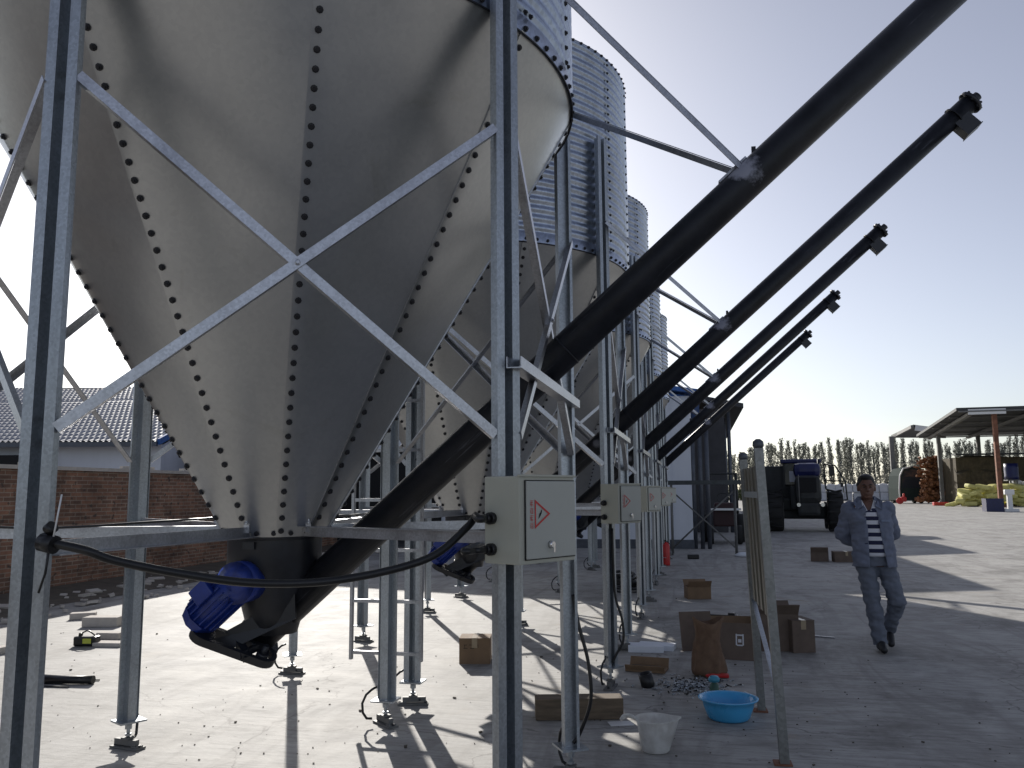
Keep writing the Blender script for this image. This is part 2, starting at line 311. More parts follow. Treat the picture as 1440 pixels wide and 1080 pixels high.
    def build(s, name, mats, parent=None, loc=None, fix=True):
        me = bpy.data.meshes.new(name); me.from_pydata(s.v, [], s.f)
        for m in (mats if isinstance(mats, (list, tuple)) else [mats]): me.materials.append(m)
        me.polygons.foreach_set('material_index', s.m); me.polygons.foreach_set('use_smooth', s.sm)
        if fix:
            bm = bmesh.new(); bm.from_mesh(me); bmesh.ops.recalc_face_normals(bm, faces=bm.faces); bm.to_mesh(me); bm.free()
        me.update(); o = bpy.data.objects.new(name, me); COL.objects.link(o)
        if parent is not None: o.parent = parent
        if loc is not None: o.location = loc
        return o
def thing(name, label, cat, loc=(0, 0, 0), rz=0, group=None):
    o = bpy.data.objects.new(name, None); COL.objects.link(o); o.location = loc; o.rotation_euler = (0, 0, rz)
    o.empty_display_size = 0.2; return tag(o, label, cat, group)
def tag(o, label, cat, group=None):
    o['label'] = label; o['category'] = cat
    if group: o['group'] = group
    return o
def copy_tree(o, parent=None):
    c = o.copy(); COL.objects.link(c); c.parent = parent
    for ch in list(o.children): copy_tree(ch, c)
    return c
def structure(o, kind='structure'): o['kind'] = kind; return o
ORD = ['first', 'second', 'third', 'fourth', 'fifth']

# ------------------------------------------------------------------ the ground
g = MB(); g.add([(-400, -60, 0), (500, -60, 0), (500, 900, 0), (-400, 900, 0)], [(0, 1, 2, 3)])
structure(g.build('concrete_yard', M['concrete']))
rnd = random.Random(4)
g = MB()                                                    # dirt strip along the brick wall
pts = []; N = 40
for i in range(N + 1):
    y = 5 + i * 0.55; pts.append((-10.05, y, 0.004 + 0.10)); pts.append((-9.5 + 0.2 * noise.noise(Vector((y, 0, 3))), y, 0.05)); pts.append((-8.75 + 0.5 * noise.noise(Vector((y * 0.8, 2, 0))), y, 0.004))
g.add(pts, [q for i in range(N) for q in ((3 * i, 3 * i + 1, 3 * i + 4, 3 * i + 3), (3 * i + 1, 3 * i + 2, 3 * i + 5, 3 * i + 4))], 0, True)
structure(g.build('dirt_strip', M['dirt']))

# ------------------------------------------------------------------ the silos
Z0, Z1, ZT, RW, RB = 1.34, 3.55, 5.41, 1.535, 0.245
KC = (RW - RB) / (Z1 - Z0)
NS, PH0 = 10, -58.0
def cone_r(z, phi):
    """slightly faceted cone: each of the ten sheets is a little flatter than a true cone"""
    r = RB + (z - Z0) * KC
    w = (phi - PH0) % 36.0 - 18.0
    fac = 0.65 * min(1, (Z1 - z) / 0.5)
    chord = math.cos(R(18)) / math.cos(R(w))
    return r * (1 + fac * (chord - 1) + fac * 0.02)
def silo_mesh_cone():
    b = MB(); nz = 24; na = 9
    for k in range(NS):
        a0 = PH0 + 36 * k; vs_ = []
        for i in range(nz + 1):
            z = Z0 + (Z1 - Z0) * i / nz
            for j in range(-1, na + 1):
                if j >= 0: phi = a0 + 36 * j / na; off = 0.005 * (1 - j / na)
                else: phi = a0 - math.degrees(0.020 / (cone_r(z, a0) + 0.01)); off = 0.0075
                r = cone_r(z, phi) + off
                vs_.append((r * math.cos(R(phi)), r * math.sin(R(phi)), z))
        w = na + 2
        b.add(vs_, [(i * w + j, i * w + j + 1, (i + 1) * w + j + 1, (i + 1) * w + j) for i in range(nz) for j in range(na + 1)], 0, True)
        # the sheet's edge, proud of the neighbour it laps
        e = []
        for i in range(nz + 1):
            q = Vector(vs_[i * w]); e.append(q); e.append(q - Vector((q.x, q.y, 0)).normalized() * 0.0078)
        b.add(e, [(2 * i, 2 * i + 1, 2 * i + 3, 2 * i + 2) for i in range(nz)], 2)
        L = math.hypot(Z1 - Z0, RW - RB); nb = int(L / 0.072)
        for i in range(nb):
            z = Z0 + 0.03 + (Z1 - Z0 - 0.09) * i / (nb - 1)
            phi = a0 + math.degrees(0.006 / cone_r(z, a0)); r = cone_r(z, phi) + 0.006
            b.bolt((r * math.cos(R(phi)), r * math.sin(R(phi)), z), (math.cos(R(phi)) * 1, math.sin(R(phi)), -KC), 0.0145, 0.011)
    for k in range(20):                                     # flange bolts round the outlet
        a = R(PH0 + 12 + 18 * k); b.bolt(((RB + 0.014) * math.cos(a), (RB + 0.014) * math.sin(a), Z0 + 0.018), (math.cos(a), math.sin(a), -.4), 0.012, 0.010)
    return b
def silo_mesh_wall():
    b = MB(); n = 120; prof = []
    z = Z1 - 0.014; prof.append((RW + 0.004, z)); prof.append((RW + 0.004, Z1 + 0.075))
    pitch_, amp = 0.0775, 0.0085; zz = Z1 + 0.085; 
    while zz < ZT - 0.06:
        for q in range(6):
            prof.append((RW + amp * math.sin(2 * math.pi * q / 6 - math.pi / 2), zz + pitch_ * q / 6))
        zz += pitch_
    prof.append((RW + 0.004, ZT - 0.03)); prof.append((RW + 0.004, ZT)); prof.append((RW - 0.05, ZT + 0.004))
    b.lathe(prof, n=n, mi=0)
    b.lathe([(RW - 0.05, ZT + 0.004), (0.9, ZT + 0.11), (0.25, ZT + 0.23), (0.24, ZT + 0.27), (0.0, ZT + 0.27)], n=60, mi=0)
    b.lathe([(RW + 0.002, Z1 - 0.014), (RW + 0.009, Z1 - 0.018), (RW + 0.009, Z1 - 0.008), (RW + 0.004, Z1 - 0.004)], n=n, mi=1)   # black sealing edge
    for k in range(100):
        a = R(3.6 * k); b.bolt(((RW + 0.006) * math.cos(a), (RW + 0.006) * math.sin(a), Z1 + 0.02), (math.cos(a), math.sin(a), 0), 0.0135, 0.011)
        b.bolt(((RW + 0.004) * math.cos(a), (RW + 0.004) * math.sin(a), ZT - 0.012), (math.cos(a), math.sin(a), 0), 0.0135, 0.014)
    for a in (-94, -22, -4, 50, 122, 194):                   # vertical lap joints
        for row in range(2):
            aa = R(a + row * 1.6)
            for i in range(25):
                zz = Z1 + 0.10 + i * 0.0775 - 0.04
                if zz > ZT - 0.05: break
                b.bolt(((RW + 0.010) * math.cos(aa), (RW + 0.010) * math.sin(aa), zz + 0.03), (math.cos(aa), math.sin(aa), 0), 0.0125, 0.012)
                if row: break
    for a in (20, 140, 260):
        pass
    return b
LEGA = (-90, -30, 30, 90, 150, 210)
LEG_T = 4.57; LEG_B = 0.17
def leg_mesh():
    """lipped channel opening outward (+x local), then its foot"""
    b = MB(); w, d, t = 0.064, 0.036, 0.0035
    h = [(-0.040 + t, 0.026 - t), (0.030, 0.026 - t), (0.030, w), (0.014, w), (0.014, w - t), (0.030 - t, w - t), (0.030 - t, 0.026), (-0.040, 0.026)]
    P = h + [(x, -y) for x, y in reversed(h)]
    # rounded back ridge like a rolled profile
    b.prism(P, (0, 0, LEG_B), (0, 0, LEG_T), (1, 0, 0), (0, 1, 0), 0)
    for z in (1.72, 1.80, 2.95, 3.03, 1.40, 3.40, 3.72, 4.2):
        b.bolt((-0.040 + t, 0.004, z), (1, 0, 0), 0.012, 0.012, 1)
        
    b.box((0, 0, LEG_B - 0.006), (0.15, 0.16, 0.011), None, 0)
    return b
def foot_meshes():
    b = MB()                                               # threaded rod with nuts
    b.tube([(0, 0, 0.05), (0, 0, LEG_B - 0.01)], 0.011, 10, 0)
    b.tube([(0, 0, 0.115), (0, 0, 0.14)], 0.022, 6, 0, True, False); b.tube([(0, 0, 0.075), (0, 0, 0.088)], 0.020, 6, 0, True, False)
    c = MB()                                               # load cell: block on a base plate
    c.box((0, 0.0, 0.008), (0.075, 0.22, 0.012), None, 0); c.box((0, 0.01, 0.037), (0.036, 0.17, 0.036), None, 0, 0.003)
    c.box((0, -0.075, 0.018), (0.05, 0.05, 0.010), None, 0); c.box((0, 0.0, 0.062), (0.06, 0.06, 0.012), None, 0, 0.002)
    for y in (-0.095, 0.095): c.bolt((0.0, y, 0.012), (0, 0, 1), 0.014, 0.015, 1)
    c.bolt((0.018, 0.05, 0.037), (1, 0, 0), 0.009, 0.006, 1)
    w = MB()
    w.tube([(0.0, -0.09, 0.045), (0.01, -0.125, 0.05), (0.02, -0.15, 0.09), (0.02, -0.155, 0.15), (0.02, -0.13, 0.205), (0.02, -0.095, 0.235), (0.0, -0.062, 0.25)], 0.0085, 8, 0)
    return b, c, w
SILO_LABELS = ['nearest galvanised hopper silo with its cone filling the upper left', 'second hopper silo, seen behind the near silo between its posts',
               'third hopper silo in the row, its top step lower right of the second', 'fourth hopper silo in the row, mostly behind the third',
               'last and farthest hopper silo of the row, nearest the white building']
def P6(a, z, r=RL): return Vector((r * math.cos(R(a)), r * math.sin(R(a)), z))
def make_silo():
    s = thing('hopper_silo', SILO_LABELS[0], 'silo', (CX, CY, 0), 0, 'galvanised hopper silos in a row')
    silo_mesh_cone().build('hopper_cone', [M['cone'], M['bolt'], M['bar']], s, fix=False)
    silo_mesh_wall().build('corrugated_wall', [M['wall'], M['bolt']], s)
    b = MB(); b.lathe([(0.232, 1.345), (0.232, 1.19), (0.155, 0.99), (0.12, 0.86), (0.0, 0.86)], n=32)
    b.lathe([(0.215, 1.345), (0.238, 1.345), (0.238, 1.325), (0.233, 1.325)], n=32)
    b.box((-0.01, -0.237, 1.30), (0.06, 0.02, 0.035), None, 0)
    b.build('outlet_spout', M['paint'], s)
    lm = leg_mesh(); f1, f2, f3 = foot_meshes()
    for a in LEGA:
        l = lm.build('leg', [M['galv'], M['bolt']], s); l.location = P6(a, 0); l.rotation_euler = (0, 0, R(a))
        foot = f1.build('threaded_foot', M['galv'], l); ce = f2.build('load_cell', [M['greysteel'], M['bolt']], l); wi = f3.build('cell_cable', M['black'], l)
        yawr = R({-90: 15, -30: 25, 30: 60, 90: -40, 150: -70, 210: 60}[a]); ce.rotation_euler = (0, 0, yawr); wi.rotation_euler = (0, 0, R({-90: 15, -30: 0, 30: 175, 90: 200, 150: 40, 210: 60}[a]))
    for i in range(6):
        a, c = LEGA[i], LEGA[(i + 1) % 6]; mid = P6((a + 30), 0, 1).normalized()
        tv = (P6(c, 0) - P6(a, 0)).normalized() * 0.045; o = mid * 0.052
        b = MB(); b.angle(P6(a, 2.988) + tv + o, P6(c, 1.765) - tv + o, 0.036, 0.004, mid); b.build('brace', M['bar'], s)
        b = MB(); b.angle(P6(a, 1.765) + tv + o * 1.18, P6(c, 2.988) - tv + o * 1.18, 0.036, 0.004, mid)
        q = (P6(a, 2.3765) + P6(c, 2.3765)) / 2 + o * 1.18; b.bolt(q + mid * 0.002, mid, 0.011, 0.010, 0); b.build('brace', M['bar'], s)
        # horizontal arm from leg to outlet
        b = MB(); d = P6(a, 0).normalized(); zz = 1.375
        b.angle(d * 0.25 + Vector((0, 0, zz - 0.01)), P6(a, zz) - d * 0.045, 0.05, 0.004, Vector((-d.y, d.x, 0)) * (1 if i % 2 else -1))
        b.box(d * 0.262 + Vector((0, 0, zz + 0.012)), (0.05, 0.03, 0.05), R(a), 0)
        b.bolt(d * 0.29 + Vector((0, 0, zz + 0.03)), (0, 0, 1), 0.011, 0.02, 0); b.build('horizontal_arm', M['bar'], s)
    return s
silo0 = make_silo()
silos = [silo0]
for n in range(1, 5):
    c = copy_tree(silo0); c.location = (CX, CY + n * SP, 0); c['label'] = SILO_LABELS[n]; silos.append(c)

# ------------------------------------------------------------------ augers
AX = Vector((math.cos(R(41.4)), 0, math.sin(R(41.4)))); AP = Vector((0.86, 0, 0)).cross(Vector((0, 0, 0)))
PERP = Vector((-AX.z, 0, AX.x))
AUG_LABELS = ['thick charcoal auger pipe crossing the near silo and leaving the frame at the top', 'longest whole auger pipe, its capped end highest at upper right',
              'third charcoal auger pipe from the camera, second highest capped end', 'fourth charcoal auger pipe from the camera, second lowest capped end', 'farthest and lowest charcoal auger pipe, nearest the white building']
def auger_pt(x): return Vector((x - CX, 0, 0.90 + (x - CX) * math.tan(R(41.4))))
def make_auger():
    t = thing('auger_conveyor', AUG_LABELS[0], 'auger', (CX, CY, 0), 0, 'charcoal auger pipes slanting out of the silos')
    b = MB(); p0 = auger_pt(-2.17); p1 = auger_pt(2.45); L = (p1 - p0).length
    b.tube([p0, p1], 0.083, 28, 0)
    for f in (0.31, 0.34, 0.97):
        q = p0 + AX * L * f; b.tube([q - AX * 0.006, q + AX * 0.006], 0.0855 if f != 0.97 else 0.095, 28, 0)
    q = p0 + AX * L * 0.345
    for k in range(5): b.box(p0 + AX * L * (0.55 + k * 0.003) + PERP * 0.09, (0.02, 0.015, 0.03), None, 0) if k == 0 else None
    b.tube([p0, p0 - AX * 0.012], 0.115, 28, 0)
    b.build('auger_tube', M['tube'], t)
    b = MB()
    b.tube([p1 - AX * 0.01, p1 + AX * 0.02], 0.108, 24, 0)
    for k in range(8):
        a = k * math.pi / 4; v = (PERP * math.cos(a) + Vector((0, 1, 0)) * math.sin(a)) * 0.095
        b.tube([p1 + v - AX * 0.02, p1 + v + AX * 0.035], 0.012, 6, 0)
    b.tube([p1, p1 + AX * 0.09], 0.04, 12, 0); b.build('end_cap', M['paint'], t)
    b = MB(); q = p1 - AX * 0.17; dn = Vector((0.12, 0, -1)).normalized()
    b.beam(q, q - PERP * 0.205, 0.13, 0.15, 0, AX); b.beam(q - PERP * 0.198, q - PERP * 0.205, 0.145, 0.165, 0, AX)
    b.build('discharge_spout', M['paint'], t)
    # motor, parallel to the tube
    m0 = Vector((-2.36 - CX, -0.25, 0.955)); b = MB()
    b.tube([m0, m0 + AX * 0.25], 0.082, 20, 0); b.tube([m0 + AX * 0.25, m0 + AX * 0.30], [0.084, 0.06], 20, 0)
    for k in range(18):
        a = 2 * math.pi * k / 18; v = PERP * math.cos(a) + Vector((0, 1, 0)) * math.sin(a)
        b.beam(m0 + AX * 0.03 + v * 0.088, m0 + AX * 0.22 + v * 0.088, 0.006, 0.018, 0, v)
    b.tube([m0 - AX * 0.03, m0 + AX * 0.02], [0.075, 0.095], 8, 0, True, False)
    b.build('motor', M['blue'], t)
    b = MB(); c = m0 + AX * 0.14 + PERP * 0.055 + Vector((0, -0.075, 0)); b.box(c, (0.10, 0.07, 0.085), Matrix((AX, Vector((0, 1, 0)), -PERP)).transposed(), 0, 0.008)
    b.build('terminal_box', M['blue'], t)
    b = MB(); c = m0 + AX * 0.235 + Vector((0.04, 0.035, 0.02))
    b.tube([c - Vector((0, 0.09, 0)), c + Vector((0, 0.03, 0))], 0.10, 20, 0); b.tube([c - Vector((0, 0.11, 0)), c - Vector((0, 0.09, 0))], [0.05, 0.10], 20, 0)
    b.build('gearbox', M['blue'], t)
    # belt guard: stadium-shaped plate with holes, across motor end and auger end
    e0 = m0 + Vector((0.035, 0, -0.075)); e1 = p0 + Vector((0.075, -0.12, -0.075))
    d = (e1 - e0).normalized(); nn = (AX - d * AX.dot(d)).normalized(); s_ = d.cross(nn).normalized(); Lg = (e1 - e0).length
    def stad(r, n=10):
        o = [];
        for k in range(n + 1): a = -math.pi / 2 - math.pi * k / n; o.append((math.cos(a) * r, math.sin(a) * r))
        for k in range(n + 1): a = math.pi / 2 - math.pi * k / n; o.append((Lg + math.cos(a) * r, math.sin(a) * r))
        return o
    b = MB(); O = stad(0.070); I = stad(0.046); n = len(O); vs_ = []
    for pl in (O, I):
        for h in (-0.020, 0.020): vs_ += [e0 + d * p[0] + s_ * p[1] + nn * h for p in pl]
    fs = []
    for k in range(n):
        j = (k + 1) % n; fs += [(k, j, n + j, n + k), (2 * n + k, 3 * n + k, 3 * n + j, 2 * n + j), (k, 2 * n + k, 2 * n + j, j), (n + k, n + j, 3 * n + j, 3 * n + k)]
    b.add(vs_, fs, 0)
    b.beam(e0 + d * Lg * 0.62 + s_ * 0.07, e0 + d * Lg * 0.92 - s_ * 0.07, 0.03, 0.03); b.beam(e0 + d * Lg * 0.5 - s_ * 0.07, e0 + d * Lg * 0.8 + s_ * 0.07, 0.04, 0.03)
    b.tube([e0 - nn * 0.018, e0 + nn * 0.018], 0.047, 16); b.tube([e1 - nn * 0.02, e1 + nn * 0.02], 0.030, 16)
    b.tube([e1 - nn * 0.03, e1 + nn * 0.06], 0.014, 10)
    b.build('belt_guard', M['paint'], t)
    b = MB()                                               # mounting bracket plate
    b.add([m0 - AX * 0.02 + Vector((0.03, 0.06, -0.10)), p0 + AX * 0.30 + Vector((0, -0.09, 0.02)), p0 + AX * 0.30 + Vector((0, -0.075, 0.02)), m0 - AX * 0.02 + Vector((0.03, 0.075, -0.10)),
           m0 - AX * 0.02 + Vector((0.10, 0.06, -0.16)), p0 + AX * 0.24 + Vector((0.05, -0.09, -0.06)), p0 + AX * 0.24 + Vector((0.05, -0.075, -0.06)), m0 - AX * 0.02 + Vector((0.10, 0.075, -0.16))],
          [(0, 1, 2, 3), (4, 7, 6, 5), (0, 4, 5, 1), (3, 2, 6, 7), (0, 3, 7, 4), (1, 5, 6, 2)]); b.build('motor_bracket', M['paint'], t)
    sp = auger_pt(0.265)
    for sy in (-1, 1):
        a0 = Vector((RL * math.cos(R(30)) + 0.04, sy * RL * 0.5, 3.83)); b = MB()
        b.angle(a0, sp + Vector((-0.02, sy * 0.03, 0.08)), 0.034, 0.004, (0, 0, 1)); b.build('stay_rod', M['bar'], t)
    b = MB(); b.box(sp + PERP * 0.083 + AX * 0.0, (0.17, 0.07, 0.012), Matrix((AX, Vector((0, 1, 0)), PERP)).transposed(), 0, 0.004)
    b.build('weld_plate', M['pbright'], t)
    # cross channel that carries the tube
    b = MB(); q = auger_pt(-0.70); 
    a0 = Vector((RL * math.cos(R(30)) + 0.05, -RL * 0.5 - 0.03, 2.045)); a1 = Vector((RL * math.cos(R(30)) + 0.05, RL * 0.5 + 0.03, 2.045))
    ch = [(-0.03, -0.02), (0.03, -0.02), (0.03, 0.025), (0.026, 0.025), (0.026, -0.016), (-0.026, -0.016), (-0.026, 0.025), (-0.03, 0.025)]
    b.prism(ch, a0, a1, (1, 0, 0), (0, 0, 1)); b.build('support_channel', M['bar'], t)
    return t
aug0 = make_auger(); augers = [aug0]
for n in range(1, 5):
    c = copy_tree(aug0); c.location = (CX, CY + n * SP, 0); c['label'] = AUG_LABELS[n]; augers.append(c)

# ------------------------------------------------------------------ control boxes on the posts
BOX_LABELS = ['largest grey control box with a red warning triangle, on the post in the centre', 'second control box from the camera, beside the second silo',
              'third control box from the camera, overlapping behind the second', 'fourth control box in the row, hardly showing', 'farthest control box, on the last silo']
def make_box():
    t = thing('control_box', BOX_LABELS[0], 'control box', (CX, CY, 0), 0, 'grey control boxes on silo posts')
    rot = Matrix.Rotation(R(-30), 3, 'Z'); e = rot @ Vector((1, 0, 0)); q = rot @ Vector((0, 1, 0)); Z = Vector((0, 0, 1))
    c = e * (RL + 0.060 + 0.085) + q * -0.012 + Z * 1.450
    def W(x, y, z): return c + e * x + q * y + Z * z
    b = MB(); b.box(c, (0.170, 0.31, 0.31), rot, 0, 0.004); b.box(W(0.086, 0, 0.156), (0.012, 0.32, 0.008), rot, 0, 0.002)
    b.box(W(-0.095, 0, 0.1), (0.022, 0.2, 0.03), rot, 0); b.box(W(-0.095, 0, -0.1), (0.022, 0.2, 0.03), rot, 0)
    b.build('housing', M['box'], t)
    b = MB(); b.box(W(0.0905, 0.011, 0), (0.010, 0.274, 0.274), rot, 0, 0.003); d = b.build('door', M['boxdoor'], t)
    b = MB()
    x = 0.0970
    for w_, h_, y_, z_ in ((0.278, 0.003, 0.011, 0.1385), (0.278, 0.003, 0.011, -0.1385), (0.003, 0.278, -0.1275, 0), (0.003, 0.278, 0.1495, 0)):
        b.box(W(0.0880, y_, z_), (0.004, w_ if w_ > 0.01 else 0.004, h_ if h_ > 0.01 else 0.004), rot, 0)
    b.build('door_gap', M['dark'], d)
    # key lock
    b = MB(); k = W(0.0955, 0.0, -0.090); b.tube([k, k + e * 0.016], [0.014, 0.011], 16, 0); b.box(k + e * 0.018 - Z * 0.012, (0.004, 0.008, 0.030), rot, 0); b.build('key_lock', M['chrome'], d)
    # warning triangle and the little red line of writing at its left, tall side facing left
    b = MB(); o = (-0.112, 0.0, 0.018)
    T = [Vector((0, 0.052)), Vector((0, -0.052)), Vector((0.086, 0))]; cc = sum((v for v in T), Vector((0, 0))) / 3; I = [cc + (v - cc) * 0.76 for v in T]
    yy = -0.086
    for a in range(3):
        n_ = (a + 1) % 3; b.add([W(x, yy + v.x, 0.02 + v.y) for v in (T[a], T[n_], I[n_], I[a])], [(0, 1, 2, 3)], 0)
    bolt_ = [(0.040, 0.018), (0.030, 0.000), (0.038, 0.001), (0.032, -0.020), (0.024, 0.006)] 
    b.add([W(x, yy + p[0] - 0.008, 0.02 + p[1] * 1.0) for p in [(0.046, 0.016), (0.034, -0.002), (0.044, 0.0), (0.048, 0.010)]], [(0, 1, 2, 3)], 1)
    b.add([W(x, yy + p[0] - 0.008, 0.02 + p[1] * 1.0) for p in [(0.044, 0.004), (0.034, 0.002), (0.028, -0.018), (0.040, -0.006)]], [(0, 1, 2, 3)], 1)
    # four small square characters, stacked: 高 压 危 险 style strokes
    for k_ in range(4):
        cz = 0.058 - k_ * 0.026; cy_ = yy - 0.016
        for (u, v, w_, h_) in ((0, 0.009, 0.016, 0.002), (0, 0.003, 0.012, 0.002), (0, -0.004, 0.015, 0.002), (-0.006, -0.002, 0.002, 0.014), (0.006 if k_ % 2 else 0.0, -0.001, 0.002, 0.016), (0.003, -0.009, 0.010, 0.002)):
            b.add([W(x, cy_ + u + sx * w_ / 2, cz + v + sz * h_ / 2) for sx, sz in ((-1, -1), (1, -1), (1, 1), (-1, 1))], [(0, 1, 2, 3)], 0)
    b.build('warning_mark', [M['red'], M['dark']], d)
    # cable glands on the left side
    for z_ in (0.005, -0.105):
        b = MB(); g0 = W(-0.045, -0.153, z_ + 0.0); b.tube([g0, g0 - q * 0.022], 0.022, 12); b.tube([g0 - q * 0.022, g0 - q * 0.04], 0.016, 10)
        b.build('cable_gland', M['black'], t)
    t['g'] = 0; del t['g']
    return t, W, q
cb0, WB, QB = make_box(); boxes = [cb0]
for n in range(1, 5):
    c = copy_tree(cb0); c.location = (CX, CY + n * SP, 0); c['label'] = BOX_LABELS[n]; boxes.append(c)
# conduits
def bez(pts, n=10):
    out = []; P = [Vector(p) for p in pts]
    for i in range(len(P) - 1):
        p0, p1, p2, p3 = P[max(i - 1, 0)], P[i], P[i + 1], P[min(i + 2, len(P) - 1)]
        for k in range(n):
            t = k / n; out.append(0.5 * ((2 * p1) + (-p0 + p2) * t + (2 * p0 - 5 * p1 + 4 * p2 - p3) * t * t + (-p0 + 3 * p1 - 3 * p2 + p3) * t ** 3))
    return out + [P[-1]]
A = Vector((CX + 0.065, CY - RL - 0.03, 1.40))
O1 = Vector((CX, CY, 0))
gl1 = WB(-0.045, -0.193, 0.005) + O1; gl2 = WB(-0.045, -0.193, -0.105) + O1
legA = Vector((CX, CY - RL, 0))
b = MB(); b.tube(bez([gl1, gl1 - QB * 0.035, atY(668, 726, 3.12), atY(656, 742, 3.1), atY(600, 786, 3.0), atY(480, 815, 2.85), atY(360, 820, 2.7), atY(250, 806, 2.55), atY(160, 788, 2.42), atY(120, 774, 2.36), A], 8), 0.0145, 10)
tag(b.build('black_conduit', M['black']), 'thick black cable sagging from the nearest control box to the left post', 'cable')
mo = Vector((CX, CY + SP, 0)) + Vector((-2.36 - CX, -0.25, 0.955)) + AX * 0.14 + PERP * 0.055
mo1 = Vector((CX, CY, 0)) + Vector((-2.36 - CX, -0.25, 0.955)) + AX * 0.14 + PERP * 0.09 + Vector((0, -0.08, 0))
b = MB(); b.tube(bez([gl2, gl2 - QB * 0.05, gl2 - QB * 0.09 + Vector((-0.03, 0.08, 0.0)), Vector((-1.0, 4.2, 1.33)), Vector((-1.6, 5.8, 1.27)), mo + Vector((0.10, -0.2, 0.05)), mo], 8), 0.0115, 10)
tag(b.build('motor_cable', M['black']), 'short black cable from the lower gland of the nearest box towards the second blue motor', 'cable')
b = MB(); b.tube(bez([Vector((-3.4, 3.2, 1.42)), Vector((-2.9, 3.3, 1.40)), Vector((-2.5, 3.6, 1.42)), Vector((-2.3, 4.2, 1.43)), Vector((-2.15, 4.9, 1.41)), Vector((-2.11, 5.5, 1.42))], 8), 0.006, 8)
tag(b.build('power_cable', M['black']), 'thin black wire lying along the horizontal arms behind the near hopper', 'cable')
b = MB(); b.tube([A + Vector((-0.02, 0.0, 0)), A + Vector((0.03, -0.0, -0.01))], 0.03, 12, 0); b.tube([A + Vector((0.0, 0, 0.035)), A + Vector((0.02, 0, 0.05))], 0.02, 12, 0)
b.tube([A + Vector((0.02, -0.01, 0)), A + Vector((0.0, 0, -0.10)), A + Vector((-0.02, 0, -0.16))], 0.004, 6, 0)
cc = b.build('cable_clip', M['black']); tag(cc, 'black cable clip and plug on the left post', 'clip')
b = MB(); b.tube([A + Vector((0.03, -0.01, 0.01)), A + Vector((0.052, -0.01, 0.15))], 0.0028, 6, 0); b.build('cable_tie', M['white'], cc)
for nm, n, dy, lab in (('power_cable', 0, 30, 'black cable bulging out beside the nearest right-hand post of the first silo'), ('power_cable', 1, -30, 'black cable hanging down the boxed post of the second silo')):
    base = Vector((CX, CY + n * SP, 0)) + P6(dy, 0); b = MB()
    if n == 0: pts = [base + Vector((0.03, -0.02, 0.98)), base + Vector((0.06, -0.03, 0.82)), base + Vector((0.11, -0.03, 0.62)), base + Vector((0.12, -0.03, 0.42)), base + Vector((0.06, -0.02, 0.25)), base + Vector((0.02, -0.02, 0.19))]
    else: pts = [base + Vector((0.04, -0.02, 1.25)), base + Vector((0.05, -0.02, 0.75)), base + Vector((0.10, -0.02, 0.55)), base + Vector((0.11, -0.02, 0.38)), base + Vector((0.05, -0.03, 0.26)), base + Vector((0.02, -0.03, 0.2))]
    b.tube(bez(pts, 8), 0.010, 8); tag(b.build(nm, M['black']), lab, 'cable')
# access ladder between first and second silo
t = thing('access_ladder', 'pale galvanised access ladder standing between the first two silos', 'ladder', (-2.22, 5.83, 0))
for sx in (-0.265, 0.265):
    b = MB(); b.beam((sx, 0, 0.36), (sx, 0, 4.6), 0.035, 0.02); b.build('side_rail', M['bar'], t)
for i in range(12):
    b = MB(); z = 0.41 + 0.362 * i; b.beam((-0.26, 0, z), (0.26, 0, z), 0.024, 0.024); b.build('rung', M['bar'], t)

# ------------------------------------------------------------------ brick wall and house at the left
t = thing('brick_wall', 'old red brick boundary wall behind the silos at the left', 'wall', (-10.1, 0, 0))
b = MB(); b.box((-0.12, 17, 0.97), (0.24, 44, 1.94), None, 0); b.build('brickwork', M['brick'], t)
b = MB(); b.box((-0.12, 17, 1.972), (0.33, 44, 0.06), None, 0)
rr = random.Random(9)
for i in range(14):
    y = 8 + rr.random() * 12; b.box((-0.12 + rr.uniform(-.05, .05), y, 2.03), (0.12, 0.24, 0.055), rr.uniform(-.6, .6), 0, 0.004)
b.build('coping', M['concblock'], t)
hd = r0                                                    # house front runs across the view
def onplane(x, y, D): 
    d = ray(x, y); return Vector((0, 0, CAMZ)) + d * (D / d.dot(Vector((fw.x, fw.y, 0)).normalized()))
hn = Vector((fw.x, fw.y, 0)).normalized()
t = thing('tiled_house', 'white walled house with wavy grey roof and blue trim beyond the brick wall', 'house')
HL = onplane(-520, 621, 22); HR = onplane(226, 621, 22); ez = 2.92
HL.z = HR.z = 0
b = MB(); mid = (HL + HR) / 2; L = (HR - HL).length; rot = Matrix((hd, hn, Vector((0, 0, 1)))).transposed()
b.box(mid + hn * 7.8 + Vector((0, 0, ez / 2 - 0.03)), (L - 0.2, 15, ez - 0.06), rot, 0)
# gable at the right end
rp = 1.95; e = HR - hd * 0.1
b.add([e + hn * 0.4 + Vector((0, 0, ez - 0.06)), e + hn * 15.2 + Vector((0, 0, ez - 0.06)), e + hn * 7.8 + Vector((0, 0, ez + 2.2))], [(0, 1, 2)], 0)
b.build('wall', M['panelw'], t)
b = MB()                                                   # pantiled roof, real waves
nx, ny = 900, 22; vs_ = []
for side in (0,):
    for j in range(ny * 4 + 1):
        f = j / (ny * 4)
        for i in range(nx + 1):
            u = i / nx; wav = 0.022 * math.sin(u * L / 0.15 * 2 * math.pi); st = 0.03 * (1 - (f * ny) % 1.0)
            sag = 0.05 * math.sin(u * 9) * f
            vs_.append(HL + hd * (u * L) + hn * (f * 8.0 - 0.2) + Vector((0, 0, ez - 0.02 + f * 2.45 + wav + st + sag)))
w = nx + 1
b.add(vs_, [(j * w + i, j * w + i + 1, (j + 1) * w + i + 1, (j + 1) * w + i) for j in range(ny * 4) for i in range(nx)], 0, True)
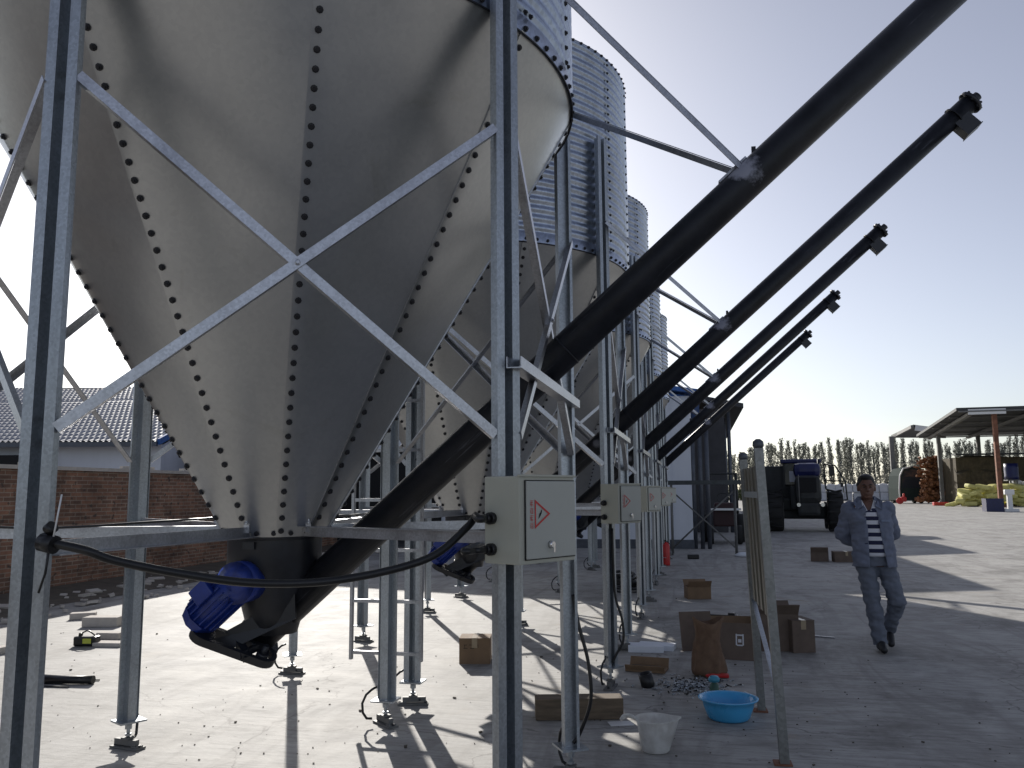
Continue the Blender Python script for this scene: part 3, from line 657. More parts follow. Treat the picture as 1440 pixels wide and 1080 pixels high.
b.add([HL + hn * 7.8 + Vector((0, 0, ez + 2.43)), HR + hn * 7.8 + Vector((0, 0, ez + 2.43)), HR + hn * 15.8 + Vector((0, 0, ez)), HL + hn * 15.8 + Vector((0, 0, ez))], [(0, 1, 2, 3)], 0)
b.build('roof', M['tile'], t, fix=False)
b = MB(); b.beam(HL + hn * -0.22 + Vector((0, 0, ez - 0.08)), HR + hn * -0.22 + Vector((0, 0, ez - 0.08)), 0.10, 0.12); b.build('gutter', M['darkpipe'], t)
b = MB(); b.beam(HR + hd * 0.03 + hn * -0.2 + Vector((0, 0, ez - 0.02)), HR + hd * 0.03 + hn * 7.8 + Vector((0, 0, ez + 2.40)), 0.06, 0.16); b.build('verge_trim', M['bluepaint'], t)
b = MB(); c = onplane(-20, 650, 21.9); b.box((c.x, c.y, 2.25), (2.6, 0.9, 0.62), rot, 0); b.build('window_opening', M['dark'], t)  # near-black block in place of the shade inside the opening
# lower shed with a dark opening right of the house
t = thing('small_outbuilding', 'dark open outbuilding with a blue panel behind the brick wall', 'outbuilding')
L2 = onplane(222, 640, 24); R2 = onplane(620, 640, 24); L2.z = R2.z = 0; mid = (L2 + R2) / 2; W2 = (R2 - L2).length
b = MB(); b.box(mid + hn * 2 + Vector((0, 0, 1.45)), (W2, 3.6, 2.5), rot, 0); b.build('wall', M['dark'], t)  # solid box, coloured near-black to stand in for the shaded interior
b = MB(); b.box(mid + hn * 2 + Vector((0, 0, 3.1)), (W2 + 0.3, 4.4, 0.7), rot, 0); b.build('roof', M['panelw'], t)
b = MB(); b.box(L2 + hd * 0.55 + hn * 0.1 + Vector((0, 0, 2.30)), (0.55, 0.1, 0.3), rot, 0); b.build('blue_panel', M['bluepaint'], t)

# ------------------------------------------------------------------ white building with blue eaves beyond the row
t = thing('white_building', 'white panel building with blue eaves beyond the farthest silo', 'building')
x1 = -0.16; x0 = -14.0; yb = 23.25; hz = 4.12
b = MB(); b.box(((x0 + x1) / 2, yb + 4, hz / 2), (x1 - x0, 8, hz), None, 0)
for i in range(0, 15):
    b.box((x1 - 0.5 - i * 0.95, yb - 0.012, hz / 2 + 0.1), (0.02, 0.02, hz - 0.2), None, 0)
b.build('wall', M['panelw'], t)
xm = (x0 + x1) / 2
b = MB()
for s_ in (1, -1):
    xe = x1 + 0.28 if s_ > 0 else x0 - 0.28
    b.add([(xe, yb - 0.3, hz + 0.02), (xm, yb - 0.3, hz + 1.25), (xm, yb + 8.3, hz + 1.25), (xe, yb + 8.3, hz + 0.02), (xe, yb - 0.3, hz + 0.14), (xm, yb - 0.3, hz + 1.37), (xm, yb + 8.3, hz + 1.37), (xe, yb + 8.3, hz + 0.14)],
          [(0, 1, 2, 3), (4, 7, 6, 5), (0, 4, 5, 1), (3, 2, 6, 7), (0, 3, 7, 4)])
b.add([(x0, yb, hz), (x1, yb, hz), (xm, yb, hz + 1.2)], [(0, 1, 2)])
b.build('roof', M['bluepaint'], t)
b = MB(); b.box(((x0 + x1) / 2, yb - 0.02, 0.12), (x1 - x0 + 0.04, 0.06, 0.24), None, 0); b.build('plinth', M['darkpipe'], t)
for k, xx in enumerate((x1 + 0.05, x1 + 0.24, x1 + 0.42)):
    b = MB(); b.tube([(xx, yb + 0.05, 0), (xx, yb + 0.05, 3.5)], 0.06, 10); b.build('drain_pipe', M['darkpipe'], t)
for k in range(4):
    b = MB(); xx = -2.5 - 3 * k; b.box((xx, yb - 0.03, 2.0), (1.0, 0.06, 1.1), None, 0); w_ = b.build('window', M['glass'], t)
    b = MB(); b.box((xx, yb - 0.05, 2.58), (1.1, 0.06, 0.06), None, 0); b.box((xx, yb - 0.05, 1.42), (1.1, 0.08, 0.06), None, 0); b.box((xx, yb - 0.06, 2.0), (0.05, 0.04, 1.1), None, 0); b.build('frame', M['white'], w_)
# dark barn further back, its long eave runs away from the camera
t = thing('dark_barn', 'dark sheet metal barn behind the white building, wedge shaped against the sky', 'barn')
b = MB(); yb2 = 32.0; xe = 1.75; ze = 4.75
b.add([(xe, yb2, ze), (xe, 70, ze), (xe - 4, 70, ze + 0.9), (xe - 4, yb2, ze + 0.9), (xe, yb2, ze - 0.16), (xe, 70, ze - 0.16), (xe - 4, 70, ze + 0.74), (xe - 4, yb2, ze + 0.74)], [(0, 1, 2, 3), (4, 7, 6, 5), (0, 4, 5, 1), (2, 6, 7, 3), (0, 3, 7, 4), (1, 5, 6, 2)])
b.build('roof', M['darksheet'], t)
b = MB(); b.box((xe - 2.9, 51, 2.3), (4.4, 37.4, 4.6), None, 0); b.build('wall', M['darksheet'], t)
for k in range(8):
    b = MB(); b.tube([(xe - 0.55, yb2 + 0.4 + k * 5, 0), (xe - 0.55, yb2 + 0.4 + k * 5, ze - 0.1)], 0.07, 8); b.build('post', M['darkpipe'], t)

# ------------------------------------------------------------------ scaffold, cart, extinguisher
t = thing('scaffold_platform', 'low tube scaffold with a long dark deck by the white building', 'scaffold', (0, 21.2, 0))
def scaffold():
    xa, xb = -1.0, 0.86
    b = MB(); b.box(((xa + xb) / 2, 0, 1.74), (xb - xa + 0.3, 0.65, 0.10), None, 0); b.build('deck', basic('deck_steel', (0.075, 0.085, 0.09), 0.5, 0.4), t)
    for x in (xa + 0.35, xb):
        for y in (-0.32, 0.32):
            b = MB(); b.tube([(x, y, 0), (x, y, 1.7)], 0.021, 8); b.build('leg', M['greysteel'], t)
        b = MB()
        for z in (0.45, 0.95, 1.45): b.tube([(x, -0.32, z), (x, 0.32, z)], 0.016, 6)
        b.build('rung', M['darkpipe'], t)
    for y in (-0.32, 0.32):
        b = MB(); b.tube([(xa + 0.35, y, 1.55), (xb, y, 0.15)], 0.013, 6); b.build('cross_brace', M['greysteel'], t)
        b = MB(); b.tube([(xa + 0.35, y * 0.97, 0.15), (xb, y * 0.97, 1.55)], 0.013, 6); b.build('cross_brace', M['greysteel'], t)
scaffold()
t = thing('small_tractor', 'small dark tractor with a roll bar parked beyond the scaffold', 'tractor', (0.72, 26.0, 0))
b = MB(); b.box((0, 0.2, 0.75), (0.62, 1.5, 0.5), None, 0, 0.05); b.box((0, -0.4, 1.08), (0.55, 0.5, 0.22), None, 0, 0.06); b.build('body', basic('dark_maroon', (0.035, 0.012, 0.013), 0.6), t)
for sx in (-0.5, 0.5):
    b = MB(); b.tube([(sx - 0.12, 0.5, 0.42), (sx + 0.12, 0.5, 0.42)], 0.42, 24); b.build('wheel', M['tyre'], t)
    b = MB(); b.tube([(sx * 0.8 - 0.08, -0.6, 0.27), (sx * 0.8 + 0.08, -0.6, 0.27)], 0.27, 20); b.build('wheel', M['tyre'], t)
b = MB(); b.tube([(-0.42, 0.6, 0.8), (-0.42, 0.6, 2.05), (0.42, 0.6, 2.05), (0.42, 0.6, 0.8)], 0.05, 8); b.build('roll_bar', M['mach'], t)
b = MB(); b.box((0, -0.75, 1.0), (0.95, 0.08, 0.06), None, 0); b.build('front_rail', M['white'], t)
b = MB(); b.tube([(0, 0.05, 1.1), (0, 0.15, 1.3)], 0.02, 8)
b.tube([(0.17 * math.cos(a * math.pi / 6), 0.15 + 0.05 * math.sin(a * math.pi / 6), 1.32 + 0.15 * math.sin(a * math.pi / 6)) for a in range(13)], 0.015, 6); b.build('steering_wheel', M['mach'], t)
p = gnd(937, 795); t = thing('fire_extinguisher', 'red fire extinguisher standing behind the silo posts', 'extinguisher', p)
b = MB(); b.lathe([(0, 0), (0.078, 0.0), (0.082, 0.03), (0.082, 0.40), (0.06, 0.46), (0.025, 0.48), (0, 0.49)], n=20); b.build('cylinder', M['red2'], t)
b = MB(); b.box((0, -0.01, 0.51), (0.03, 0.09, 0.03)); b.tube([(0.02, 0, 0.5), (0.11, 0, 0.42), (0.10, 0, 0.2)], 0.010, 6); b.build('handle', M['black'], t)

# ------------------------------------------------------------------ trees
def poplar_mesh(seed, h=8.4):
    rn = random.Random(seed); c = MB(); tr = MB()
    tr.tube([(0, 0, 0), (0.05, 0, h * 0.3), (0.0, 0.05, h * 0.6), (0, 0, h * 0.97)], [0.16, 0.12, 0.08, 0.02], 7)
    limbs = []
    for i in range(22):
        z = h * (0.10 + 0.85 * i / 22); a = rn.random() * 6.28; L = (0.95 + 0.5 * rn.random()) * (1 if z < h * 0.7 else 0.7); 
        e = Vector((math.cos(a) * 0.5 * L, math.sin(a) * 0.5 * L, z + L * 1.0)); tr.tube([(0, 0, z), (e.x * 0.6, e.y * 0.6, z + L * .45), e], [0.05, 0.035, 0.012], 5); limbs.append((Vector((0, 0, z)), e))
    for i in range(1000):
        s_, e = rn.choice(limbs); f = rn.uniform(0.25, 1.15); p = s_.lerp(e, f); prof = math.sin(math.pi * min(1, max(0.05, (p.z / h) ** 0.8))) 
        p += Vector((rn.gauss(0, 0.17), rn.gauss(0, 0.17), rn.gauss(0, 0.25)))
        if p.z > h: continue
        q = Matrix.Rotation(rn.random() * 6.28, 3, 'Z') @ Matrix.Rotation(rn.uniform(-1.2, 1.2), 3, 'X'); sz = rn.uniform(0.06, 0.13)
        c.add([p + q @ Vector(v) * sz for v in ((-1, 0, -0.5), (0.1, 0.25, -1.1), (1, 0, 0.4), (0, -0.2, 1.5))], [(0, 1, 2, 3)])
    return c, tr
protos = []
TREEG = 'tall poplars in the far row behind the yard'
n_tree = 0
def tree_at(x, y, k, sc, sxy, rz):
    global n_tree
    if k not in [q[0] for q in protos]:
        c, tr = poplar_mesh(k * 7 + 3); t = thing('poplar_tree', 'tall thin poplar in the long tree row on the horizon', 'tree', (x, y, 0), rz, TREEG)
        c.build('crown', M['leaf'], t, fix=False); tr.build('trunk', M['bark'], t); protos.append((k, t))
    else:
        t = copy_tree([q[1] for q in protos if q[0] == k][0])
    t.location = (x, y, 0); t.rotation_euler = (0, 0, rz); t.scale = (sxy, sxy, sc); n_tree += 1
rn = random.Random(12)
x = 1.0
while x < 62:
    for row in (0, 1):
        xx = x + rn.uniform(-0.3, 0.3) + row * 0.6; sc = 1.05 + 0.13 * noise.noise(Vector((xx * 0.25, row, 0))) + rn.uniform(-0.10, 0.10)
        if xx < 10: sc *= 0.90
        tree_at(xx, 138 + row * 6 + rn.uniform(-1, 1), rn.randrange(5), sc, rn.uniform(0.50, 0.68), rn.random() * 6.28)
    x += 0.80 + rn.random() * 0.45
# low scrub under the poplars
b = MB(); rn = random.Random(5)
for i in range(9000):
    x = rn.uniform(0, 64); hh = 1.6 + 1.3 * noise.noise(Vector((x * 0.3, 0, 7))); p = Vector((x, 134 + rn.uniform(-1, 1.5), abs(rn.random()) * hh)); sz = rn.uniform(0.10, 0.22)
    q = Matrix.Rotation(rn.random() * 6.28, 3, 'Z') @ Matrix.Rotation(rn.uniform(-1.2, 1.2), 3, 'X')
    b.add([p + q @ Vector(v) * sz for v in ((-1, 0, -0.5), (0.1, 0.2, -1), (1, 0, 0.4), (0, -0.2, 1.2))], [(0, 1, 2, 3)])
structure(b.build('scrub', M['leaf2'], fix=False), 'stuff')
# white bulk bags in front of the trees, two high
rn = random.Random(3); b0 = None
for i in range(19):
    for lvl in range(2):
        x = 10.0 + i * 1.14 + rn.uniform(-.04, .04)
        if b0 is None:
            b = MB(); b.box((0, 0, 0.56), (1.06, 1.05, 1.12), None, 0, 0.16); b.tube([(0, 0, 1.1), (0.05, 0, 1.2)], [0.16, 0.08], 10)
            o = b.build('bulk_bag', M['whitebag']); b0 = o
        else:
            o = b0.copy(); COL.objects.link(o)
        tag(o, 'white bulk bag in the %s layer of the long stack before the poplars' % ('upper', 'lower')[lvl == 0], 'bag', 'white bulk bags in the %s layer' % ('upper', 'lower')[lvl == 0])
        o.location = (x, 124 + rn.uniform(-.2, .2), lvl * 1.13); o.scale = (1, 1, rn.uniform(0.96, 1.04)); o.rotation_euler = (0, 0, rn.uniform(-.08, .08))

# ------------------------------------------------------------------ tractor / harvester
t = thing('farm_tractor', 'large dark farm machine with blue roof and open door parked in the yard', 'tractor', (3.80, 34.0, 0), R(-6))
b = MB()
b.box((0.15, 0.4, 1.25), (1.0, 2.6, 0.9), None, 0, 0.12)                  # chassis / engine
b.box((0.30, -0.75, 1.55), (0.92, 1.3, 1.05), None, 0, 0.22)               # bonnet nose
b.box((0.1, 0.5, 0.72), (1.7, 1.4, 0.55), None, 0, 0.10); b.box((0.30, -0.9, 0.85), (0.8, 0.9, 0.5), None, 0, 0.12)                   # axle
b.box((-0.75, 1.2, 1.65), (1.25, 2.0, 1.65), None, 0, 0.08)                # side bin
b.box((-0.75, 0.1, 1.0), (1.0, 0.9, 0.5), None, 0, 0.08)
b.build('body', M['mach'], t)
b = MB(); b.box((0.30, -1.42, 1.72), (0.60, 0.04, 0.55), None, 0, 0.02)
for k in range(6): b.box((0.30, -1.445, 1.5 + k * 0.09), (0.56, 0.02, 0.02))
b.build('grille', M['dark'], t)
b = MB()
for sx in (-0.55, 0.75):
    for sy in (0.0, 1.5):
        b.beam((sx, sy, 1.6), (sx * 0.95 + 0.0, sy, 2.6), 0.07, 0.07)
b.box((0.1, 1.5, 1.9), (1.3, 0.05, 0.6))
b.build('cab_frame', M['mach'], t)
b = MB(); b.box((0.1, 0.72, 2.64), (1.50, 1.75, 0.16), None, 0, 0.06); b.box((0.3, -0.35, 2.28), (0.98, 1.2, 0.55), None, 0, 0.22); b.build('roof', M['machblue'], t)
b = MB(); b.box((0.1, 0.02, 2.15), (1.2, 0.02, 0.8)); b.box((-0.28, -0.05, 1.95), (0.02, 0.02, 0.9)); b.build('windscreen', M['glass'], t)
b = MB(); b.box((-0.22, -0.12, 2.05), (0.24, 0.05, 0.42), None, 0, 0.02); b.build('side_panel', M['whitebag'], t)
for (sx, yy, rr_, w_) in ((1.25, -0.3, 0.74, 0.55), (-0.98, -0.5, 0.74, 0.75), (1.1, 2.2, 0.5, 0.35), (-1.0, 2.2, 0.5, 0.35)):
    b = MB(); b.tube([(sx - w_ / 2, yy, rr_), (sx - w_ / 2 + 0.06, yy, rr_), (sx + w_ / 2 - 0.06, yy, rr_), (sx + w_ / 2, yy, rr_)], [rr_ * 0.88, rr_, rr_, rr_ * 0.88], 30)
    for k in range(24):
        a = 2 * math.pi * k / 24; b.box((sx, yy + math.cos(a) * rr_, rr_ + math.sin(a) * rr_), (w_ * 0.95, 0.06, 0.06), Matrix.Rotation(a, 3, 'X') @ Matrix.Rotation(0.25 * (1 if k % 2 else -1), 3, 'Z'))
    wh = b.build('wheel', M['tyre'], t); b = MB(); b.tube([(sx - w_ / 2 - 0.01, yy, rr_), (sx + w_ / 2 + 0.01, yy, rr_)], rr_ * 0.45, 20); b.build('rim', M['greysteel'], wh)
b = MB()                                                    # open door at the right
D = [(0.92, -0.1, 2.5), (1.30, -0.5, 2.45), (1.62, -0.75, 1.85), (1.66, -0.8, 1.18), (1.30, -0.5, 1.12), (0.95, -0.1, 1.6), (0.92, -0.1, 2.5)]
b.tube(D, 0.028, 8, 0, True); b.tube([(0.93, -0.1, 1.9), (1.6, -0.74, 1.85)], 0.02, 8); b.build('open_door', M['mach'], t)
b = MB(); b.box((1.18, -0.45, 2.24), (0.20, 0.05, 0.36), None, 0, 0.03); b.box((1.5, -0.72, 1.72), (0.10, 0.05, 0.16), None, 0, 0.02); b.build('mirror', M['black'], t)
b = MB(); b.tube([(-0.02, -1.44, 0.95), (-0.02, -1.44, 2.1)], 0.018, 8); b.build('marker_rod', M['greysteel'], t)
for sx in (-0.05, 0.78):
    b = MB(); b.tube([(sx, -1.40, 1.0), (sx, -1.47, 1.0)], 0.07, 14); b.build('headlight', M['chrome'], t)
b = MB(); b.tube([(0.72, -0.6, 2.0), (0.72, -0.6, 2.7)], 0.04, 10); b.build('exhaust_pipe', M['mach'], t)

# ------------------------------------------------------------------ open steel shed at the right
t = thing('open_shed', 'open steel roofed storage shed at the far right, nearer bay with a rusty post', 'shed')
def roofpoly(par, P, th=0.25):
    b = MB(); n = len(P); b.add([Vector(p) for p in P] + [Vector(p) - Vector((0, 0, th)) for p in P], [tuple(range(n)), tuple(range(n, 2 * n))[::-1]] + [(k, n + k, n + (k + 1) % n, (k + 1) % n) for k in range(n)])
    return b.build('roof', M['roofsheet'], par)
fl = Vector((21.6, 77, 8.35)); bl = Vector((23.1, 97, 7.35)); fr = Vector((48, 77, 8.5)); brr = Vector((48, 97, 7.4))
roofpoly(t, [fl, fr, brr, bl])
b = MB(); b.beam(fl + Vector((1.2, 0.5, -0.5)), bl + Vector((1.2, 0, -0.45)), 0.35, 0.25)
for k in range(6): 
    f = k / 5; b.beam(fl.lerp(bl, f) + Vector((0.2, 0, -0.33)), fr.lerp(brr, f) + Vector((0, 0, -0.33)), 0.12, 0.12)
for k in range(1, 5): b.beam(fl + Vector((k * 6, 0.3, -0.5)), bl + Vector((k * 6 - 1, 0, -0.45)), 0.3, 0.2)
b.build('rafter', M['greysteel'], t)
b = MB(); b.beam(fl + Vector((0.9, 0.0, -0.38)), fl + Vector((3.8, 0, -0.36)), 0.05, 0.45, 0, (0, 0, 1)); b.build('bright_eave_strip', M['white'], t)  # white strip stands in for the sunlit inner surface of the roof
for (x, y, top, mt) in ((24.6, 77.4, 7.9, 'rust'), (24.2, 93, 7.3, 'greysteel'), (32.0, 77.4, 7.9, 'greysteel'), (33.0, 95, 7.2, 'greysteel'), (28.8, 96, 7.2, 'greysteel')):
    b = MB(); b.box((x, y, top / 2), (0.34, 0.34, top), None, 0); b.box((x, y, 0.1), (0.7, 0.7, 0.2)); b.build('post', M[mt], t)
t2 = thing('open_shed', 'smaller farther bay of open steel shed, left of the rusty post', 'shed')
fl = Vector((22.95, 101, 8.6)); bl = Vector((23.3, 124, 7.9)); fr = Vector((27.6, 101, 8.4)); brr = Vector((29, 124, 7.8))
fl.x = 23.0; bl = Vector((23.6 + 1.2, 120, 8.6)); 
roofpoly(t2, [atY(1284, 597, 101), atY(1330, 603, 101), atY(1330, 613, 118), atY(1253, 612, 118)], 0.3)
b = MB(); b.beam(atY(1283, 600, 101), atY(1256, 614, 118), 0.3, 0.35); b.beam(atY(1256, 614.5, 117), atY(1330, 614.5, 117), 0.2, 0.2); b.beam(atY(1258, 651, 104), atY(1318, 651, 104), 0.12, 0.12); b.build('rafter', M['greysteel'], t2)
b = MB(); b.beam(atY(1287, 601.5, 100.8), atY(1309, 604.5, 100.8), 0.05, 0.6, 0, (0, 0, 1)); b.build('bright_eave_strip', M['white'], t2)  # plain white strip along the far bay's front edge
b = MB(); q = gnd(1259, 707.3); b.box((q.x, q.y, 3.75), (0.45, 0.45, 7.5)); b.build('post', M['greysteel'], t2)
# straw stack
b = MB(); rn = random.Random(2); nx, nz = 40, 14; vs_ = []
def stackp(u, w):
    h = 4.9 * (0.93 + 0.07 * math.sin(u * 7)) ; x = 24.9 + 12.5 * u; z = h * min(1, w * 1.3); y = 90 + (3.2 * max(0, (w - 0.5)) * 2)
    j = 0.16 * noise.noise(Vector((x * 1.5, z * 1.5, 1)))
    return (x + j, y + 0.5 * noise.noise(Vector((x, z * 1.2, 4))), max(0, z + j))
for j in range(nz + 1):
    for i in range(nx + 1): vs_.append(stackp(i / nx, j / nz))
b.add(vs_, [(j * (nx + 1) + i, j * (nx + 1) + i + 1, (j + 1) * (nx + 1) + i + 1, (j + 1) * (nx + 1) + i) for j in range(nz) for i in range(nx)], 0, False)
b.box((31.1, 92.5, 2.3), (12.4, 4.6, 4.6))
tag(b.build('straw_stack', M['hay']), 'dark covered straw stack under the shed roof', 'straw stack')
b = MB(); b.box((28.5, 89.0, 4.85), (8.2, 1.5, 0.12)); tag(b.build('stack_cover', M['roofsheet']), 'grey sheet edge laid along the top of the straw stack', 'cover')
# sacks under the shed
rn = random.Random(8)
sb = MB(); sb.box((0, 0, 0.17), (1.05, 0.62, 0.34), None, 0, 0.13)
ys = ws = None
for lvl in range(5):
    for i in range(9 - lvl):
        x = 22.6 + lvl * 0.35 + i * 0.86 + rn.uniform(-.1, .1)
        if ys is None: o = sb.build('yellow_sack', M['yellow']); ys = o
        else: o = ys.copy(); COL.objects.link(o)
        tag(o, 'plump yellow sack in the heap at the foot of the rusty shed post', 'sack', 'heap of yellow sacks')
        o.location = (x - 0.6, 80.5 + rn.uniform(-.5, .5), lvl * 0.36 + rn.uniform(0, 0.08)); o.rotation_euler = (rn.uniform(-.25, .25), rn.uniform(-.3, .3), rn.uniform(-1.5, 1.5)); o.scale = (1.15, 1.25, 1.15)
for lvl in range(6):
    for i in range(9 - lvl // 2):
        x = 26.4 + lvl * 0.3 + i * 0.9 + rn.uniform(-.1, .1)
        if ws is None: o = sb.build('white_sack', M['whitebag']); ws = o
        else: o = ws.copy(); COL.objects.link(o)
        tag(o, 'grey white sack in the heap right of the yellow sacks', 'sack', 'heap of grey white sacks')
        o.location = (x - 0.4, 82.0 + rn.uniform(-.5, .5), lvl * 0.36 + rn.uniform(0, 0.08)); o.rotation_euler = (rn.uniform(-.25, .25), rn.uniform(-.3, .3), rn.uniform(-1.5, 1.5)); o.scale = (1, 1, 1.1)
q = gnd(1397, 719.5); t = thing('blue_bin', 'blue crate standing on the ground before the yellow sacks', 'crate', q)
b = MB(); 
for (c, s_) in (((0, -0.6, 0.55), (1.5, 0.06, 1.1)), ((0, 0.6, 0.55), (1.5, 0.06, 1.1)), ((-0.72, 0, 0.55), (0.06, 1.14, 1.1)), ((0.72, 0, 0.55), (0.06, 1.14, 1.1)), ((0, 0, 0.06), (1.38, 1.14, 0.06))): b.box(c, s_)
t.scale = (0.72, 0.72, 0.8)
b.build('bin_body', M['machblue'], t); b = MB(); b.box((0, -0.64, 1.05), (1.56, 0.05, 0.09)); b.build('rim', M['machblue'], t)
q = gnd(1426, 712); t = thing('blue_drum', 'blue and white drum raised on a stand at the right edge', 'drum', (q.x, q.y, 0))
b = MB(); b.lathe([(0, 2.3), (0.55, 2.3), (0.57, 2.6), (0.55, 2.65), (0.57, 3.3), (0.55, 3.35), (0.55, 3.7), (0, 3.72)], n=20); b.build('drum_body', M['machblue'], t)
b = MB(); b.box((-0.2, -0.3, 1.15), (0.12, 0.12, 2.3)); b.box((0.3, 0.3, 1.15), (0.12, 0.12, 2.3)); b.box((0.3, -0.3, 1.15), (0.12, 0.12, 2.3)); b.box((0, 0, 2.25), (1.0, 1.0, 0.1)); b.build('stand', M['greysteel'], t)
q = gnd(1421, 719.5); t = thing('platform_scale', 'pale pump stand on the ground right of the blue crate', 'pump', (q.x, q.y, 0))
b = MB(); b.box((0, 0, 0.1), (0.9, 0.7, 0.2), None, 0, 0.03); b.box((0, 0, 0.7), (0.3, 0.3, 1.1), None, 0, 0.05); b.box((0, 0, 1.3), (0.6, 0.35, 0.35), None, 0, 0.06); b.build('pump_body', M['white'], t)
q = gnd(1323, 711); b = MB(); b.box((0, 0, 0.16), (1.3, 0.7, 0.32), None, 0, 0.06); o = b.build('red_bag', M['red2']); o.location = q; tag(o, 'low red bag at the foot of the grey shed post', 'bag')
q = gnd(1271, 709); b = MB(); b.box((0, 0, 0.5), (0.55, 0.4, 0.5), None, 0, 0.1); b.tube([(-0.35, 0, 0.35), (-0.35, 0.1, 0.35)], 0.35, 14); b.box((0.05, 0, 0.9), (0.2, 0.3, 0.4), None, 0, 0.08); o = b.build('red_motorbike', M['red2']); o.location = q; tag(o, 'small red motorbike beside the parked van under the far shed', 'motorbike')
# van under far bay
q = gnd(1284, 708); t = thing('parked_van', 'dark van with rounded pale outlined front parked under the far shed bay', 'van', (q.x, q.y, 0), R(8))
b = MB(); prof = [(-1.35, 0.35), (-1.35, 1.6), (-1.2, 3.0), (-0.8, 3.75), (0, 3.95), (0.8, 3.9), (1.2, 3.6), (1.35, 1.6), (1.35, 0.35)]
b.prism(prof, (0, 0, 0), (0, 3.2, 0), (1, 0, 0), (0, 0, 1)); b.build('body', basic('van_green_grey', (0.03, 0.045, 0.042), 0.9, 0, 0.2, 3, 0, (1, 1, 1), 'Object', 0.1), t)
b = MB(); b.prism([(x * 0.8, 2.0 + (z - 2.0) * 0.85) for x, z in prof[1:8]], (0, -0.03, 0), (0, -0.005, 0), (1, 0, 0), (0, 0, 1)); b.build('windscreen', M['glass'], t)
b = MB(); b.tube([(x, -0.03, z) for x, z in prof[0:5]], 0.08, 6); b.build('pale_edge', M['white'], t)
for sx in (-0.95, 0.95):
    b = MB(); b.tube([(sx, -0.05, 0.95), (sx, 0.0, 0.95)], 0.16, 12); b.build('headlight', M['chrome'], t)
    for yy in (0.7, 2.6):
        b = MB(); b.tube([(sx * 1.2 - 0.12, yy, 0.45), (sx * 1.2 + 0.12, yy, 0.45)], 0.45, 20); b.build('wheel', M['tyre'], t)
q = gnd(1309, 708.5)
b = MB(); rn = random.Random(21)
for i in range(420):
    a = rn.random() * 6.28; f = rn.random(); h = f ** 1.1 * 4.7; rr_ = (1.5 + 0.55 * math.sin(f * 5.0 + a) - 0.6 * f ** 3) * rn.uniform(0.2, 1); p = Vector((math.cos(a) * rr_ + 0.5 * f, math.sin(a) * rr_ * 0.6, h))
    rot_ = Matrix.Rotation(rn.random() * 3, 3, 'Z') @ Matrix.Rotation(rn.uniform(-.9, .9), 3, 'X'); b.box(p + Vector((0, 0, 0.2)), (rn.uniform(0.15, 0.7), rn.uniform(0.1, 0.4), rn.uniform(0.06, 0.3)), rot_, 0)
o = b.build('scrap_heap', M['orange']); o.location = q; tag(o, 'tall heap of rusty orange scrap beside the grey shed post', 'scrap heap')

# ------------------------------------------------------------------ things on the concrete
def carton(loc, size, rz, label, mat='card', open_top=False, group='cardboard boxes on the yard', scr=None):
    t = thing('cardboard_box', label, 'box', loc, rz, group); sx, sy, sz = size; th = 0.006
    b = MB()
    for c, s_ in (((0, -sy / 2, sz / 2), (sx, th, sz)), ((0, sy / 2, sz / 2), (sx, th, sz)), ((-sx / 2, 0, sz / 2), (th, sy - th, sz)), ((sx / 2, 0, sz / 2), (th, sy - th, sz)), ((0, 0, 0.006), (sx - th, sy - th, th))): b.box(c, s_)
    if not open_top: b.box((0, 0, sz), (sx + th, sy + th, th))
    b.build('carton', M[mat], t)
    b = MB()
    if open_top:
        for (c, s_, ax, ang) in (((0, -sy / 2, sz), (sx, sy * 0.42), 'X', -0.9), ((0, sy / 2, sz), (sx, sy * 0.42), 'X', 0.7)):
            rot_ = Matrix.Rotation(ang, 3, 'X'); d = rot_ @ Vector((0, (-1 if c[1] < 0 else 1) * s_[1] / 2, 0)); b = MB(); b.box(Vector(c) + d, (s_[0], s_[1], th), rot_); b.build('flap', M[mat], t)
    else:
        b.box((0, 0, sz + 0.0045), (0.05, sy + 0.02, 0.002)); b.box((0, -sy / 2 - 0.0045, sz - 0.04), (0.05, 0.002, 0.085)); b.build('tape', basic('packing_tape', (0.32, 0.25, 0.16), 0.3, 0, 0.1), t)
    if scr:
        b = MB()
        for (u, v, w_, h_) in scr: b.box((u * sx, -sy / 2 - 0.0045, v * sz), (w_ * sx, 0.001, h_ * sz))
        b.build('printed_mark', M['dark'] if mat == 'card' else M['white'], t)
    return t
SCR = [(-0.3, 0.75, 0.10, 0.02), (-0.12, 0.75, 0.12, 0.02), (0.05, 0.75, 0.12, 0.02), (-0.3, 0.62, 0.14, 0.02), (-0.08, 0.62, 0.14, 0.02), (-0.33, 0.70, 0.012, 0.13), (-0.05, 0.70, 0.012, 0.13), (0.12, 0.70, 0.012, 0.13)]
carton(gnd(669, 930), (0.275, 0.25, 0.225), R(10), 'closed brown carton standing in sunlight left of the centre post', 'card', False, scr=SCR)
carton(gnd(981, 841), (0.33, 0.28, 0.17), R(12), 'small open carton on the ground behind the posts, near the sunlit streaks', 'card', True)
# timber
q = (gnd(755, 1015) + gnd(876, 1012)) / 2
b = MB(); b.box((0, 0.08, 0.072), (0.60, 0.15, 0.140), None, 0, 0.006); o = b.build('timber_block', M['wood']); o.location = (q.x, q.y, 0); o.rotation_euler = (0, 0, R(14)); tag(o, 'thick squared timber block lying behind the right post', 'timber')
